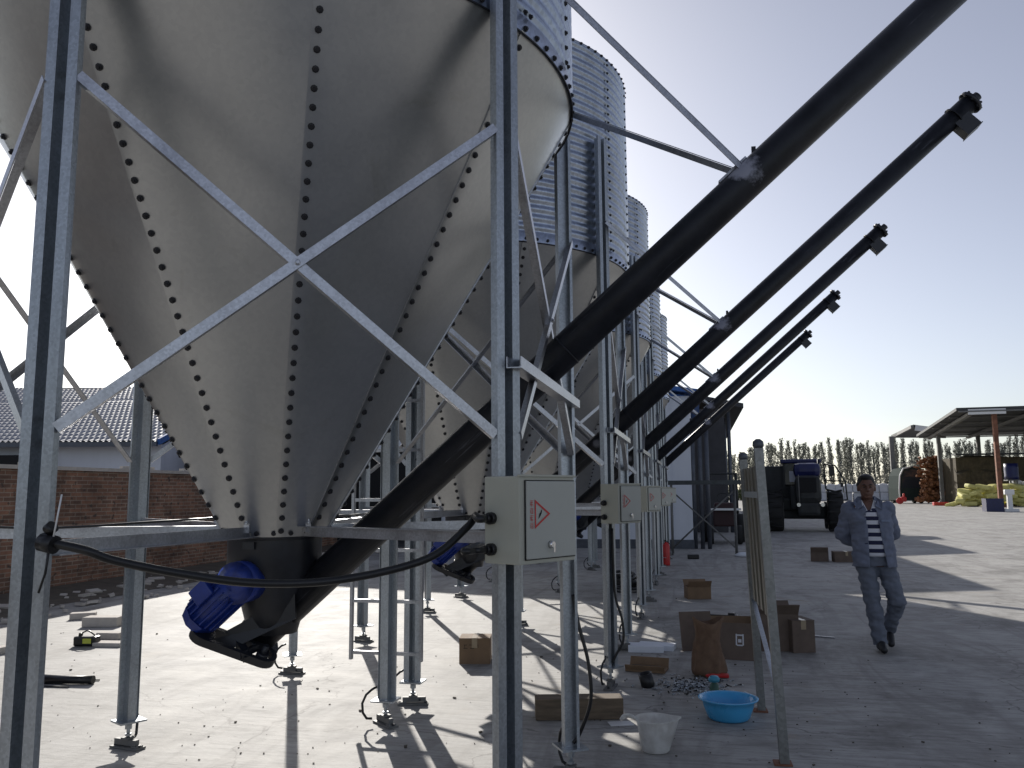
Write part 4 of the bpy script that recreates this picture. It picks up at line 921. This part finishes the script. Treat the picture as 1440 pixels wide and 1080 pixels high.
# milky jug
t = thing('plastic_jug', 'milky white plastic measuring jug with spout and handle in front of the timber', 'jug', (gnd(922, 1056)))
t.scale = (0.80, 0.80, 0.80)
b = MB(); PJ = [(0.0, 0.004), (0.098, 0.004), (0.104, 0.012), (0.138, 0.225), (0.152, 0.235), (0.150, 0.240), (0.135, 0.232), (0.100, 0.02), (0.0, 0.012)]
n = 40; vs_ = []
for r_, z in PJ:
    for k in range(n):
        a = 2 * math.pi * k / n; sp_ = 0.05 * max(0, math.cos(a - 0.1)) ** 14 * max(0, (z - 0.12) / 0.12); vs_.append(((r_ + sp_) * math.cos(a), (r_ + sp_) * math.sin(a), z + sp_ * 0.2))
b.add(vs_, [(i * n + k, i * n + (k + 1) % n, (i + 1) * n + (k + 1) % n, (i + 1) * n + k) for i in range(len(PJ) - 1) for k in range(n)], 0, True); b.build('jug_body', M['pot'], t)
b = MB(); b.tube(bez([(-0.135, 0, 0.225), (-0.19, 0.02, 0.245), (-0.235, 0.03, 0.235), (-0.26, 0.05, 0.20)], 6), 0.012, 8); b.tube(bez([(-0.135, 0.03, 0.21), (-0.20, 0.05, 0.225), (-0.26, 0.06, 0.195)], 6), 0.009, 8); b.build('handle', M['pot'], t)
# blue basin
t = thing('blue_basin', 'bright blue round plastic washbasin with wide rim on the ground', 'basin', gnd(1025, 1011))
t.scale = (0.94, 0.94, 0.86)
b = MB(); b.lathe([(0, 0.004), (0.135, 0.004), (0.15, 0.02), (0.178, 0.10), (0.186, 0.145), (0.214, 0.158), (0.216, 0.166), (0.205, 0.168), (0.180, 0.152), (0.170, 0.10), (0.142, 0.024), (0, 0.014)], n=48); b.build('basin_body', M['basin'], t)
q = gnd(1005, 980); t = thing('spray_bottle', 'small green bottle with turquoise cap behind the blue basin', 'bottle', q); t.scale = (0.72, 0.72, 0.68)
b = MB(); b.lathe([(0, 0), (0.045, 0), (0.047, 0.01), (0.047, 0.13), (0.02, 0.16), (0.02, 0.17)], n=16); b.build('bottle_body', basic('green_plastic', (0.03, 0.10, 0.07), 0.4), t)
b = MB(); b.lathe([(0.02, 0.16), (0.055, 0.165), (0.06, 0.20), (0.04, 0.225), (0, 0.23)], n=16); b.build('cap', basic('turquoise_plastic', (0.05, 0.28, 0.42), 0.4), t)
# brown sack upright
t0 = gnd(997, 950); b = MB(); n = 56; vs_ = []; PS = [(0.0, 0.01), (0.165, 0.01), (0.175, 0.05), (0.170, 0.10), (0.16, 0.15), (0.158, 0.20), (0.15, 0.25), (0.145, 0.30), (0.137, 0.34), (0.13, 0.38), (0.130, 0.42), (0.136, 0.46), (0.15, 0.53), (0.14, 0.535), (0.12, 0.45), (0.1, 0.36), (0, 0.34)]
for i, (r_, z) in enumerate(PS):
    for k in range(n):
        a = 2 * math.pi * k / n; w_ = 1 + 0.20 * noise.noise(Vector((math.cos(a) * 2.2, math.sin(a) * 2.2, z * 5))) + 0.05 * math.sin(a * 7 + z * 19) * math.sin(z * 31 + a * 2)
        vs_.append((r_ * w_ * math.cos(a), r_ * w_ * 0.7 * math.sin(a), z + 0.03 * math.sin(a * 2 + 1) * (z > 0.4)))
b.add(vs_, [(i * n + k, i * n + (k + 1) % n, (i + 1) * n + (k + 1) % n, (i + 1) * n + k) for i in range(len(PS) - 1) for k in range(n)], 0, True)
o = b.build('brown_sack', M['sack']); o.location = t0; o.scale = (0.80, 0.80, 0.86); tag(o, 'crumpled brown paper sack standing open before the cardboard sheets', 'sack')
b = MB(); b.box((0, 0, 0.02), (0.20, 0.06, 0.03), None, 0, 0.01); o = b.build('red_rag', M['red2']); o.location = gnd(1008, 953); tag(o, 'bit of red cloth poking out under the brown sack', 'cloth')
# cardboard leaning behind
def sheet(loc, w, h, rz, tilt, label, mat='carddark', th=0.012, name='cardboard_sheet', scr=False):
    b = MB(); rot_ = Matrix.Rotation(rz, 3, 'Z') @ Matrix.Rotation(tilt, 3, 'X'); b.box(rot_ @ Vector((0, 0, h / 2)), (w, th, h), rot_)
    t = b.build(name, M[mat]); t.location = loc; tag(t, label, 'cardboard')
    if scr:
        c = MB()
        for (u, v, w_, h_) in ((-0.06, 0.2, 0.012, 0.10), (-0.03, 0.24, 0.06, 0.012), (0.0, 0.2, 0.012, 0.10), (-0.03, 0.15, 0.05, 0.012), (-0.03, 0.19, 0.03, 0.03)): c.box(rot_ @ Vector((u + 0.1, -th / 2 - 0.002, h * 0.55 + (v - 0.2))), (w_, 0.002, h_), rot_)
        c.build('printed_mark', M['whitebag'], t)
    return t
sheet(gnd(982, 915), 0.32, 0.37, R(20), R(-12), 'brown cardboard panel standing left behind the brown sack')
sheet(gnd(1030, 928), 0.42, 0.33, R(-6), R(-14), 'brown cardboard panel with a pale printed sign right behind the brown sack', scr=True)
sheet(gnd(1035, 908), 0.50, 0.30, R(4), R(-25), 'pale folded cardboard lying behind the brown panels', 'card')
carton(gnd(1093, 912), (0.36, 0.30, 0.35), R(8), 'dark open carton behind the standing steel frame, left of the pair', 'carddark', True)
carton(gnd(1122, 914), (0.22, 0.3, 0.30), R(18), 'narrow dark carton at the right end of the pair behind the steel frame', 'carddark', False)
carton(gnd(1153, 789), (0.36, 0.3, 0.20), R(-8), 'small far carton with a raised flap left of the walking man', 'carddark', True)
carton(gnd(1189, 790), (0.5, 0.3, 0.22), R(4), 'black far carton just left of the walking man', 'carddark', False)
b = MB(); b.box((0, 0, 0.03), (0.34, 0.22, 0.06), R(5), 0, 0.004); b.box((0.1, 0.12, 0.025), (0.36, 0.2, 0.05), R(-8), 0, 0.004); o = b.build('foam_packing', M['foam']); o.location = gnd(908, 915); tag(o, 'white foam packing block lying by the posts', 'foam')
t = thing('flattened_carton', 'torn open shallow carton with black lining lying near the foam', 'box', gnd(910, 943), R(-8))
b = MB(); b.box((0, 0, 0.012), (0.34, 0.20, 0.016)); b.box((0, -0.10, 0.035), (0.34, 0.01, 0.06), Matrix.Rotation(0.5, 3, 'X')); b.box((0, 0.11, 0.05), (0.34, 0.01, 0.09), Matrix.Rotation(-0.5, 3, 'X')); b.build('carton', M['card'], t)
b = MB(); b.box((-0.02, 0, 0.028), (0.26, 0.12, 0.012)); b.build('lining', M['black'], t)
b = MB(); b.lathe([(0, 0), (0.05, 0), (0.055, 0.01), (0.055, 0.11), (0.045, 0.11), (0.045, 0.02), (0, 0.02)], n=18); o = b.build('black_cup', M['black']); o.location = gnd(912, 966); o.rotation_euler = (R(8), R(-14), 0); tag(o, 'small black open container in a strip of sunlight', 'container')
b = MB(); b.box((0, 0, 0.003), (0.16, 0.11, 0.002), R(20)); o = b.build('paper_sheet', M['white']); o.location = gnd(873, 1018); tag(o, 'white scrap of paper at the right end of the timber', 'paper')
b = MB(); b.box((0, 0, 0.008), (0.34, 0.02, 0.014), R(-20), 0); o = b.build('steel_strip', M['bar']); o.location = gnd(1150, 896); tag(o, 'thin bright metal strip on the concrete right of the cartons', 'metal strip')
# hardware pile (bolts, nuts, washers)
b = MB(); rn = random.Random(6); q = gnd(975, 966)
for i in range(520):
    a = rn.random() * 6.28; r_ = abs(rn.gauss(0, 1)); p = Vector((math.cos(a) * r_ * 0.19, math.sin(a) * r_ * 0.17, 0.008 + rn.random() * 0.012 * max(0, 1.5 - r_)))
    d = Vector((rn.uniform(-1, 1), rn.uniform(-1, 1), rn.uniform(-.2, .3))).normalized() * 0.015
    if i % 3: b.tube([p - d, p + d], 0.0035, 6, int(i % 4 == 1)); b.tube([p + d, p + d * 1.35], 0.007, 6, int(i % 4 == 1), True, False)
    else: b.tube([p, p + Vector((0, 0, 0.005))], 0.010, 6, int(i % 4 == 1), True, False)
o = b.build('bolt_pile', [M['galv'], M['dark']]); o.location = q; structure(o, 'stuff')
b = MB(); q = gnd(880, 832); rn = random.Random(5)
for i in range(7):
    rr_ = rn.uniform(0.14, 0.26); c = Vector((rn.uniform(-.08, .08), rn.uniform(-.1, .1), 0.04 + i * 0.035)); ax = rn.uniform(-.3, .3)
    b.tube([c + Vector((math.cos(k * 0.35) * rr_, math.sin(k * 0.35) * rr_, ax * math.sin(k * 0.35) * rr_)) for k in range(19)], 0.022, 7)
o = b.build('cable_coil', M['black']); o.location = q; tag(o, 'heap of coiled black cable behind the second silo posts', 'cable coil')
b = MB(); b.box((0, 0, 0.02), (0.40, 0.07, 0.03), R(-10), 0, 0.01); b.box((0.12, 0, 0.035), (0.08, 0.1, 0.05), R(-10), 0, 0.01); o = b.build('hand_tool', M['black']); o.location = gnd(1015, 868); tag(o, 'black hand tool lying above the brown sack', 'tool')
b = MB(); n = 14
b.lathe([(0, 0.02), (0.16, 0.01), (0.17, 0.05), (0.10, 0.10), (0, 0.11)], n=n, sx=1.3); o = b.build('plastic_film', M['foam']); o.location = gnd(1047, 783); tag(o, 'crumpled white plastic on the ground near the scaffold', 'plastic')
for i, (px, py, lab) in enumerate([(1060, 777, 'small dark lump of rubbish')]): pass
b = MB(); b.box((0, 0, 0.05), (0.26, 0.14, 0.10), R(4), 0, 0.02); o = b.build('rubble_lump', M['black']); o.location = gnd(975, 786); tag(o, 'black lump beside the red fire extinguisher', 'rubbish')
# galvanised frame standing at the right
t = thing('standing_rack', 'tall galvanised steel rack with sheet panel standing beside the blue basin', 'rack', (0.378, 5.78, 0), 0.036)
for yy, lx, lz in ((-0.58, -0.035, 1.80), (0.60, -0.03, 1.77)):
    b = MB(); Pc = [(-0.026, -0.026), (0.026, -0.026), (0.026, 0.026), (0.009, 0.026), (0.009, 0.016), (-0.009, 0.016), (-0.009, 0.026), (-0.026, 0.026)]
    b.prism(Pc, (0.03, yy, 0), (lx, yy * 0.93, lz), (1, 0, 0), (0, 1, 0)); p_ = b.build('post', M['oldzinc'], t)
    b = MB(); b.tube([(lx, yy * 0.93, lz), (lx, yy * 0.93, lz + 0.015), (lx, yy * 0.93, lz + 0.04), (lx, yy * 0.93, lz + 0.055)], [0.026, 0.034, 0.031, 0.012], 12); b.build('cap', M['darkpipe'], p_)
b = MB()
for k in range(9):
    f0 = k / 9; f1 = (k + 1) / 9; y0 = -0.51 + 1.03 * f0; y1 = -0.51 + 1.03 * f1; o_ = 0.012 if k % 2 else 0
    def PX(z): return 0.03 - 0.0361 * z
    b.add([(PX(0.85) + o_, y0, 0.78 - 0.0), (PX(0.85) + o_, y1, 0.78), (PX(1.74) + o_, y1, 1.70), (PX(1.74) + o_, y0, 1.70)], [(0, 1, 2, 3)])
    b.add([(PX(0.85) + 0, y1, 0.78), (PX(0.85) + 0.012, y1, 0.78), (PX(1.74) + 0.012, y1, 1.70), (PX(1.74), y1, 1.70)], [(0, 1, 2, 3)])
b.build('sheet_panel', basic('weathered_zinc', (0.20, 0.185, 0.15), 0.45, 0.4, 0.35, 3, 0.1, (6, 6, 0.6)), t)
b = MB(); b.beam((-0.02, -0.55, 1.52), (-0.02, 0.55, 1.52), 0.03, 0.04); b.build('cross_rail', M['galv'], t)
b = MB(); b.beam((0.012, -0.55, 0.40), (0.0, 0.55, 0.78), 0.03, 0.004); b.build('cross_rail', M['galv'], t)
for yy in (-0.57, 0.6):
    b = MB(); b.box((0.02, yy, 0.006), (0.10, 0.09, 0.010)); b.build('base_plate', M['rust'], t)
# left side clutter
blk = MB(); blk.box((0, 0, 0.055), (0.42, 0.2, 0.11), None, 0, 0.012); bp = None
for (px, py, rz, s_, lab) in ((145, 880, 12, 1.0, 'pale concrete block nearest the shadow edge at the left'), (155, 898, 5, 0.62, 'smaller pale block on the slab right of the tool bag'), (117, 870, 30, 0.7, 'grey block half in the wall shadow'), (5, 918, 80, 0.6, 'grey block by the left frame edge')):
    if bp is None: o = blk.build('concrete_block', M['concblock']); bp = o
    else: o = bp.copy(); COL.objects.link(o)
    o.location = gnd(px, py); o.rotation_euler = (0, 0, R(rz)); o.scale = (s_, s_, s_); tag(o, lab, 'block', 'pale concrete blocks at the left')
q = gnd(155, 908); b = MB(); b.box((0, 0, 0.02), (0.30, 0.16, 0.04), R(6), 0, 0.008); o = b.build('stone_slab', M['concblock']); o.location = q; tag(o, 'thin pale slab lying under the smaller block', 'slab')
t = thing('tool_bag', 'small black tool bag with yellow tag lying in the sun at the left', 'bag', gnd(122, 908), R(8))
b = MB(); b.box((0, 0, 0.05), (0.24, 0.11, 0.10), None, 0, 0.02); b.box((-0.07, 0, 0.11), (0.03, 0.04, 0.04), None, 0, 0.008); b.tube(bez([(-0.09, 0, 0.1), (0, 0, 0.15), (0.09, 0, 0.1)], 5), 0.008, 6); b.build('bag_body', M['black'], t)
b = MB(); b.box((0.03, -0.057, 0.055), (0.09, 0.004, 0.05)); b.build('tag', M['yel'], t)
t = thing('grease_gun', 'black tool with rods lying on the concrete at lower left', 'tool', gnd(98, 962), R(6))
b = MB(); b.tube([(-0.25, 0, 0.035), (0.0, 0, 0.035), (0.2, 0.01, 0.035)], [0.04, 0.03, 0.035], 12); b.build('barrel', M['black'], t)
for k in range(3):
    b = MB(); b.tube([(-0.2, 0.10 - 0.11 * k, 0.008), (0.18 - 0.05 * k, 0.13 - 0.13 * k, 0.008)], 0.006, 6); b.build('rod', M['mach'], t)
# rubble near the brick wall and behind
b = MB(); rn = random.Random(31)
for i in range(260):
    p = Vector((rn.uniform(-9.9, -8.0), rn.uniform(7, 21), 0.03)); s_ = rn.uniform(0.02, 0.10) * (1.4 if p.x < -9 else 0.8)
    b.box(p, (s_ * rn.uniform(1, 2.2), s_, s_ * 0.6), Matrix.Rotation(rn.random() * 3, 3, 'Z') @ Matrix.Rotation(rn.uniform(-.4, .4), 3, 'X'), 0)
structure(b.build('rubble', M['concblock']), 'stuff')
b = MB(); rn = random.Random(32)
for i in range(480):
    cl = rn.choice([(-5.5, 5.0), (-3.3, 5.2), (-1.6, 7.5), (-2.4, 4.6), (-0.2, 6.6), (0.6, 7.6), (-6.5, 8), (0.3, 5.2), (1.5, 6.0), (-1, 11)])
    p = Vector((cl[0] + rn.gauss(0, 0.9), cl[1] + rn.gauss(0, 0.9), 0.002)); s_ = rn.uniform(0.003, 0.009) * (2 if rn.random() < 0.06 else 1)
    b.box(p + Vector((0, 0, s_ * 0.3)), (s_ * rn.uniform(1, 1.8), s_, s_ * 0.6), rn.random() * 3, 0)
structure(b.build('grit', M['dirt']), 'stuff')

# ------------------------------------------------------------------ the walking man
def blob(name, parts, mat, parent, voxel=0.010, smooth=6, wrinkle=0.0, cut=None, solid=0.0):
    """union of tapered capsules and ellipsoids, remeshed into one continuous skin"""
    b = MB()
    for p in parts:
        if p[0] == 'cap':
            _, a, ra, c, rc = p[:5]; sy = p[5] if len(p) > 5 else 1.0
            a = Vector(a); c = Vector(c); n = 20; rings = []; d = (c - a); L = d.length; d = d / L; x, y, _ = basis_from(d)
            prof = [(-ra * math.cos(t * math.pi / 10), ra * math.sin(t * math.pi / 10)) for t in range(1, 5)] + [(0, ra), (L * .5, (ra + rc) / 2), (L, rc)] + [(L + rc * math.sin(t * math.pi / 10), rc * math.cos(t * math.pi / 10)) for t in range(1, 5)]
            vs_ = []
            for (h, r_) in prof:
                for k in range(n):
                    v = (x * math.cos(2 * math.pi * k / n) + y * math.sin(2 * math.pi * k / n)) * r_; v.y *= sy; vs_.append(a + d * h + v)
            fs = [(i * n + k, i * n + (k + 1) % n, (i + 1) * n + (k + 1) % n, (i + 1) * n + k) for i in range(len(prof) - 1) for k in range(n)] + [tuple(range(n))[::-1], tuple((len(prof) - 1) * n + k for k in range(n))]
            b.add(vs_, fs)
        elif p[0] == 'ell':
            _, c, r3 = p[:3]; rot = p[3] if len(p) > 3 else Matrix.Identity(3)
            bm = bmesh.new(); bmesh.ops.create_uvsphere(bm, u_segments=24, v_segments=16, radius=1); bm.verts.index_update()
            b.add([Vector(c) + rot @ Vector((v.co.x * r3[0], v.co.y * r3[1], v.co.z * r3[2])) for v in bm.verts], [[v.index for v in f.verts] for f in bm.faces]); bm.free()
        elif p[0] == 'loft':                                 # rings: (z, cx, cy, rx, ry)
            n = 36; vs_ = []
            for (z, cx, cy_, rx, ry) in p[1]:
                for k in range(n):
                    a = 2 * math.pi * k / n; ca, sa = math.cos(a), math.sin(a); e = 0.85
                    vs_.append((cx + rx * math.copysign(abs(ca) ** e, ca), cy_ + ry * math.copysign(abs(sa) ** e, sa), z))
            m_ = len(p[1]); b.add(vs_, [(i * n + k, i * n + (k + 1) % n, (i + 1) * n + (k + 1) % n, (i + 1) * n + k) for i in range(m_ - 1) for k in range(n)] + [tuple(range(n))[::-1], tuple((m_ - 1) * n + k for k in range(n))])
    o = b.build('tmp_' + name, mat); md = o.modifiers.new('r', 'REMESH'); md.mode = 'VOXEL'; md.voxel_size = voxel; md.use_smooth_shade = True
    if smooth: sm = o.modifiers.new('s', 'SMOOTH'); sm.factor = 0.5; sm.iterations = smooth
    dg = bpy.context.evaluated_depsgraph_get(); me = bpy.data.meshes.new_from_object(o.evaluated_get(dg)); old = o.data; bpy.data.objects.remove(o); bpy.data.meshes.remove(old)
    bm = bmesh.new(); bm.from_mesh(me)
    if wrinkle:
        bm.normal_update()
        for v in bm.verts:
            q = v.co; w_ = noise.noise(Vector((q.x * 9, q.y * 9, q.z * 16))) + 0.5 * noise.noise(Vector((q.x * 22 + 3, q.y * 22, q.z * 30))); v.co = q + v.normal * w_ * wrinkle
    if cut:
        bmesh.ops.delete(bm, geom=[f for f in bm.faces if cut(f.calc_center_median())], context='FACES')
    bm.to_mesh(me); bm.free()
    me.materials.clear(); me.materials.append(mat)
    for p_ in me.polygons: p_.use_smooth = True
    me.name = name; ob = bpy.data.objects.new(name, me); COL.objects.link(ob); ob.parent = parent
    if solid: s2 = ob.modifiers.new('t', 'SOLIDIFY'); s2.thickness = solid; s2.offset = 1
    return ob
q = gnd(1241, 917)
man = thing('person', 'man in open grey blue work jacket and striped shirt walking, hands behind back', 'person', (q.x + 0.0, q.y + 0.12, 0), R(-4))
hipz = 0.86
LH, RH = Vector((0.085, 0.02, hipz)), Vector((-0.085, 0.0, hipz))
RK, RA = Vector((-0.050, -0.06, 0.47)), Vector((0.005, -0.07, 0.085))       # leg at the left of the picture, planted
LK, LA = Vector((0.178, -0.06, 0.48)), Vector((0.115, 0.20, 0.165))          # leg at the right, trailing with raised heel
hx, hy = -0.035, -0.02                                                          # head offset
legs = [('cap', RH, 0.085, RK, 0.055), ('cap', RK, 0.055, RA, 0.036), ('cap', LH, 0.085, LK, 0.055), ('cap', LK, 0.055, LA, 0.036)]
torso = [('loft', [(0.80, 0, 0.01, 0.14, 0.10), (0.95, 0, 0.01, 0.155, 0.105), (1.08, 0, 0.0, 0.15, 0.105), (1.25, -0.01, 0.0, 0.17, 0.11), (1.38, -0.02, 0.01, 0.17, 0.095), (1.43, -0.025, 0.01, 0.10, 0.07)])]
SHL, SHR = Vector((0.145, 0.02, 1.355)), Vector((-0.190, 0.02, 1.355))
ELL, ELR = Vector((0.195, 0.13, 1.11)), Vector((-0.270, 0.12, 1.10))
WRL, WRR = Vector((0.05, 0.19, 0.95)), Vector((-0.06, 0.20, 0.97))
arms = [('cap', SHL, 0.05, ELL, 0.04), ('cap', ELL, 0.04, WRL, 0.026), ('cap', SHR, 0.05, ELR, 0.04), ('cap', ELR, 0.04, WRR, 0.026)]
hands = []
for w_, s_ in ((WRL, -1), (WRR, 1)):
    palm = w_ + Vector((s_ * 0.045, 0.015, -0.01)); hands.append(('ell', palm, (0.045, 0.016, 0.042)))
    for k in range(4):
        f0 = palm + Vector((s_ * 0.03, 0.0, 0.03 - 0.02 * k)); L = (0.036, 0.041, 0.038, 0.03)[k]; f1 = f0 + Vector((s_ * L, 0.012, -0.005)); f2 = f1 + Vector((s_ * 0.018, -0.02, -0.008)); hands += [('cap', f0, 0.0088, f1, 0.008), ('cap', f1, 0.008, f2, 0.007)]
    th0 = palm + Vector((-s_ * 0.02, -0.005, 0.03)); hands.append(('cap', th0, 0.011, th0 + Vector((s_ * 0.035, -0.01, 0.035)), 0.008))
H = Vector((hx, hy, 1.565))
head = [('cap', (hx + 0.005, 0.012, 1.38), 0.058, (hx, 0.0, 1.50), 0.052), ('ell', H + Vector((0, 0.012, 0.03)), (0.076, 0.095, 0.095)), ('ell', H + Vector((0, -0.018, -0.035)), (0.064, 0.072, 0.078)), ('ell', H + Vector((0, -0.045, -0.088)), (0.034, 0.034, 0.026)),
        ('ell', H + Vector((0.040, -0.048, -0.025)), (0.026, 0.026, 0.024)), ('ell', H + Vector((-0.040, -0.048, -0.025)), (0.026, 0.026, 0.024)), ('ell', H + Vector((0, -0.078, 0.028)), (0.055, 0.016, 0.012)),
        ('cap', H + Vector((0, -0.085, 0.015)), 0.009, H + Vector((0, -0.102, -0.022)), 0.014), ('ell', H + Vector((0.014, -0.088, -0.026)), (0.010, 0.010, 0.008)), ('ell', H + Vector((-0.014, -0.088, -0.026)), (0.010, 0.010, 0.008)),
        ('ell', H + Vector((0, -0.083, -0.055)), (0.025, 0.012, 0.006)), ('ell', H + Vector((0, -0.081, -0.066)), (0.021, 0.012, 0.007)), ('ell', H + Vector((0.078, 0.012, -0.008)), (0.012, 0.020, 0.032)), ('ell', H + Vector((-0.078, 0.012, -0.008)), (0.012, 0.020, 0.032))]
feet = [('cap', RA, 0.034, RA + Vector((0, 0.02, -0.04)), 0.034), ('cap', LA, 0.034, LA + Vector((0, 0.02, -0.04)), 0.034)]
body = blob('body', legs + torso + arms + hands + head + feet, M['skin'], man, 0.0065, 3)
# eyes, brows
b = MB()
for sx in (-1, 1):
    c = H + Vector((sx * 0.030, -0.083, 0.006)); bm = bmesh.new(); bmesh.ops.create_uvsphere(bm, u_segments=12, v_segments=8, radius=1); bm.verts.index_update()
    b.add([c + Vector((v.co.x * 0.012, v.co.y * 0.008, v.co.z * 0.0055)) for v in bm.verts], [[v.index for v in f.verts] for f in bm.faces], 0, True); bm.free()
b.build('eyes', basic('eye_dark', (0.05, 0.04, 0.035), 0.2, 0, 0.1), man)
b = MB()
for sx in (-1, 1): b.tube([H + Vector((sx * 0.014, -0.094, 0.026)), H + Vector((sx * 0.032, -0.092, 0.033)), H + Vector((sx * 0.050, -0.080, 0.028))], [0.003, 0.0045, 0.002], 6)
b.build('eyebrows', M['hair'], man)
blob('hair', [('ell', H + Vector((0, 0.024, 0.052)), (0.084, 0.096, 0.088)), ('ell', H + Vector((-0.01, -0.03, 0.105)), (0.06, 0.055, 0.026)), ('cap', H + Vector((-0.076, 0.03, 0.03)), 0.016, H + Vector((-0.074, 0.035, 0.0)), 0.012), ('cap', H + Vector((0.076, 0.03, 0.03)), 0.016, H + Vector((0.074, 0.035, 0.0)), 0.012)],
     M['hair'], man, 0.007, 2, 0.003, cut=lambda c: (c.y < H.y - 0.052 and c.z < H.z + 0.078) or (c.z < H.z + 0.0 and c.y < H.y + 0.02))
blob('striped_shirt', [('loft', [(0.90, 0, -0.015, 0.165, 0.115), (1.0, 0, -0.02, 0.162, 0.118), (1.15, -0.005, -0.02, 0.162, 0.12), (1.30, -0.015, -0.015, 0.17, 0.118), (1.38, -0.025, 0.0, 0.15, 0.10), (1.42, hx, 0.002, 0.085, 0.075)])], M['stripe'], man, 0.011, 4, 0.004,
     cut=lambda c: c.z > 1.345 and c.y < -0.02 and abs(c.x - hx) < (c.z - 1.33) * 0.75)
b = MB()
for sx in (-1, 1):
    b.add([(hx + sx * 0.008, -0.108, 1.325), (hx + sx * 0.05, -0.112, 1.335), (hx + sx * 0.072, -0.06, 1.435), (hx + sx * 0.055, -0.055, 1.445), (hx + sx * 0.014, -0.116, 1.345)], [(0, 1, 2, 3, 4)])
b.build('shirt_collar', M['whitebag'], man)
# trousers
blob('trousers', [('loft', [(0.80, 0, 0.005, 0.165, 0.118), (0.9, 0, 0.01, 0.168, 0.12), (0.99, 0, 0.0, 0.158, 0.115)]), ('cap', RH, 0.098, RK, 0.080), ('cap', RK + Vector((0, 0, 0.01)), 0.080, RA + Vector((0, 0.015, -0.01)), 0.066), ('cap', LH, 0.100, LK, 0.080), ('cap', LK + Vector((0, 0, 0.01)), 0.080, LA + Vector((0, 0.0, 0.0)), 0.064)],
     M['trousers'], man, 0.009, 3, 0.019, cut=lambda c: c.z < 0.06 or (c.z < 0.125 and c.x > 0.07))
# shoes
for a_, toe, nm in ((RA, Vector((0.005, -0.17, -0.045)), 'shoe'), (LA, Vector((0.0, -0.13, -0.115)), 'shoe')):
    heel = a_ + Vector((0, 0.045, -0.045)); tp = a_ + toe
    blob(nm, [('cap', heel, 0.040, a_ + (toe * 0.45), 0.043), ('cap', a_ + toe * 0.45, 0.043, tp, 0.034)], M['shoe'], man, 0.008, 3)
# jacket: open at the front, sleeves going behind
def jcut(c):
    zc = c.z; w_ = 0.045 + max(0, (1.36 - zc)) * 0.06 if zc < 1.36 else 0.045 + (zc - 1.36) * 0.3
    xc = 0.0 + (1.36 - zc) * 0.075 - 0.02
    return (c.y < 0.0 and abs(c.x - xc) < w_) or c.z < 0.80 or (c.z > 1.40 and math.hypot(c.x - hx, c.y) < 0.068)
blob('work_jacket', [('loft', [(0.76, 0.005, 0.0, 0.205, 0.148), (0.90, 0.0, 0.0, 0.197, 0.146), (1.05, -0.005, 0.0, 0.190, 0.142), (1.2, -0.012, 0.0, 0.195, 0.144), (1.32, -0.022, 0.005, 0.200, 0.134), (1.39, -0.025, 0.01, 0.150, 0.105), (1.44, hx, 0.01, 0.095, 0.088)]),
      ('cap', SHL, 0.074, ELL, 0.070), ('cap', ELL, 0.070, WRL, 0.052), ('cap', SHR, 0.078, ELR, 0.074), ('cap', ELR, 0.074, WRR, 0.052)], M['jacket'], man, 0.009, 3, 0.019, cut=jcut, solid=0.004)
b = MB()
for sx in (-1, 1):                                            # turned collar, breast pocket flaps
    x0_ = hx
    b.add([(x0_ + sx * 0.055, -0.105, 1.385), (x0_ + sx * 0.115, -0.128, 1.355), (x0_ + sx * 0.135, -0.06, 1.435), (x0_ + sx * 0.085, 0.03, 1.475), (x0_ + sx * 0.062, -0.03, 1.470), (x0_ + sx * 0.060, -0.108, 1.395)], [(0, 1, 2, 3, 4, 5)])
b.add([(x0_ - 0.085, 0.03, 1.475), (x0_ + 0.085, 0.03, 1.475), (x0_ + 0.06, 0.095, 1.43), (x0_ - 0.06, 0.095, 1.43)], [(0, 1, 2, 3)])
o = b.build('jacket_collar', M['jacket'], man); s2 = o.modifiers.new('t', 'SOLIDIFY'); s2.thickness = 0.006
pk = basic('pocket_blue', (0.20, 0.24, 0.33), 0.85)
for xx_, rz_ in ((0.108, 20), (-0.130, -20)):
    b = MB(); b.box((xx_, -0.140, 1.245), (0.085, 0.006, 0.018), R(rz_)); b.build('pocket_flap', pk if xx_ > 0 else M['jacket'], man)
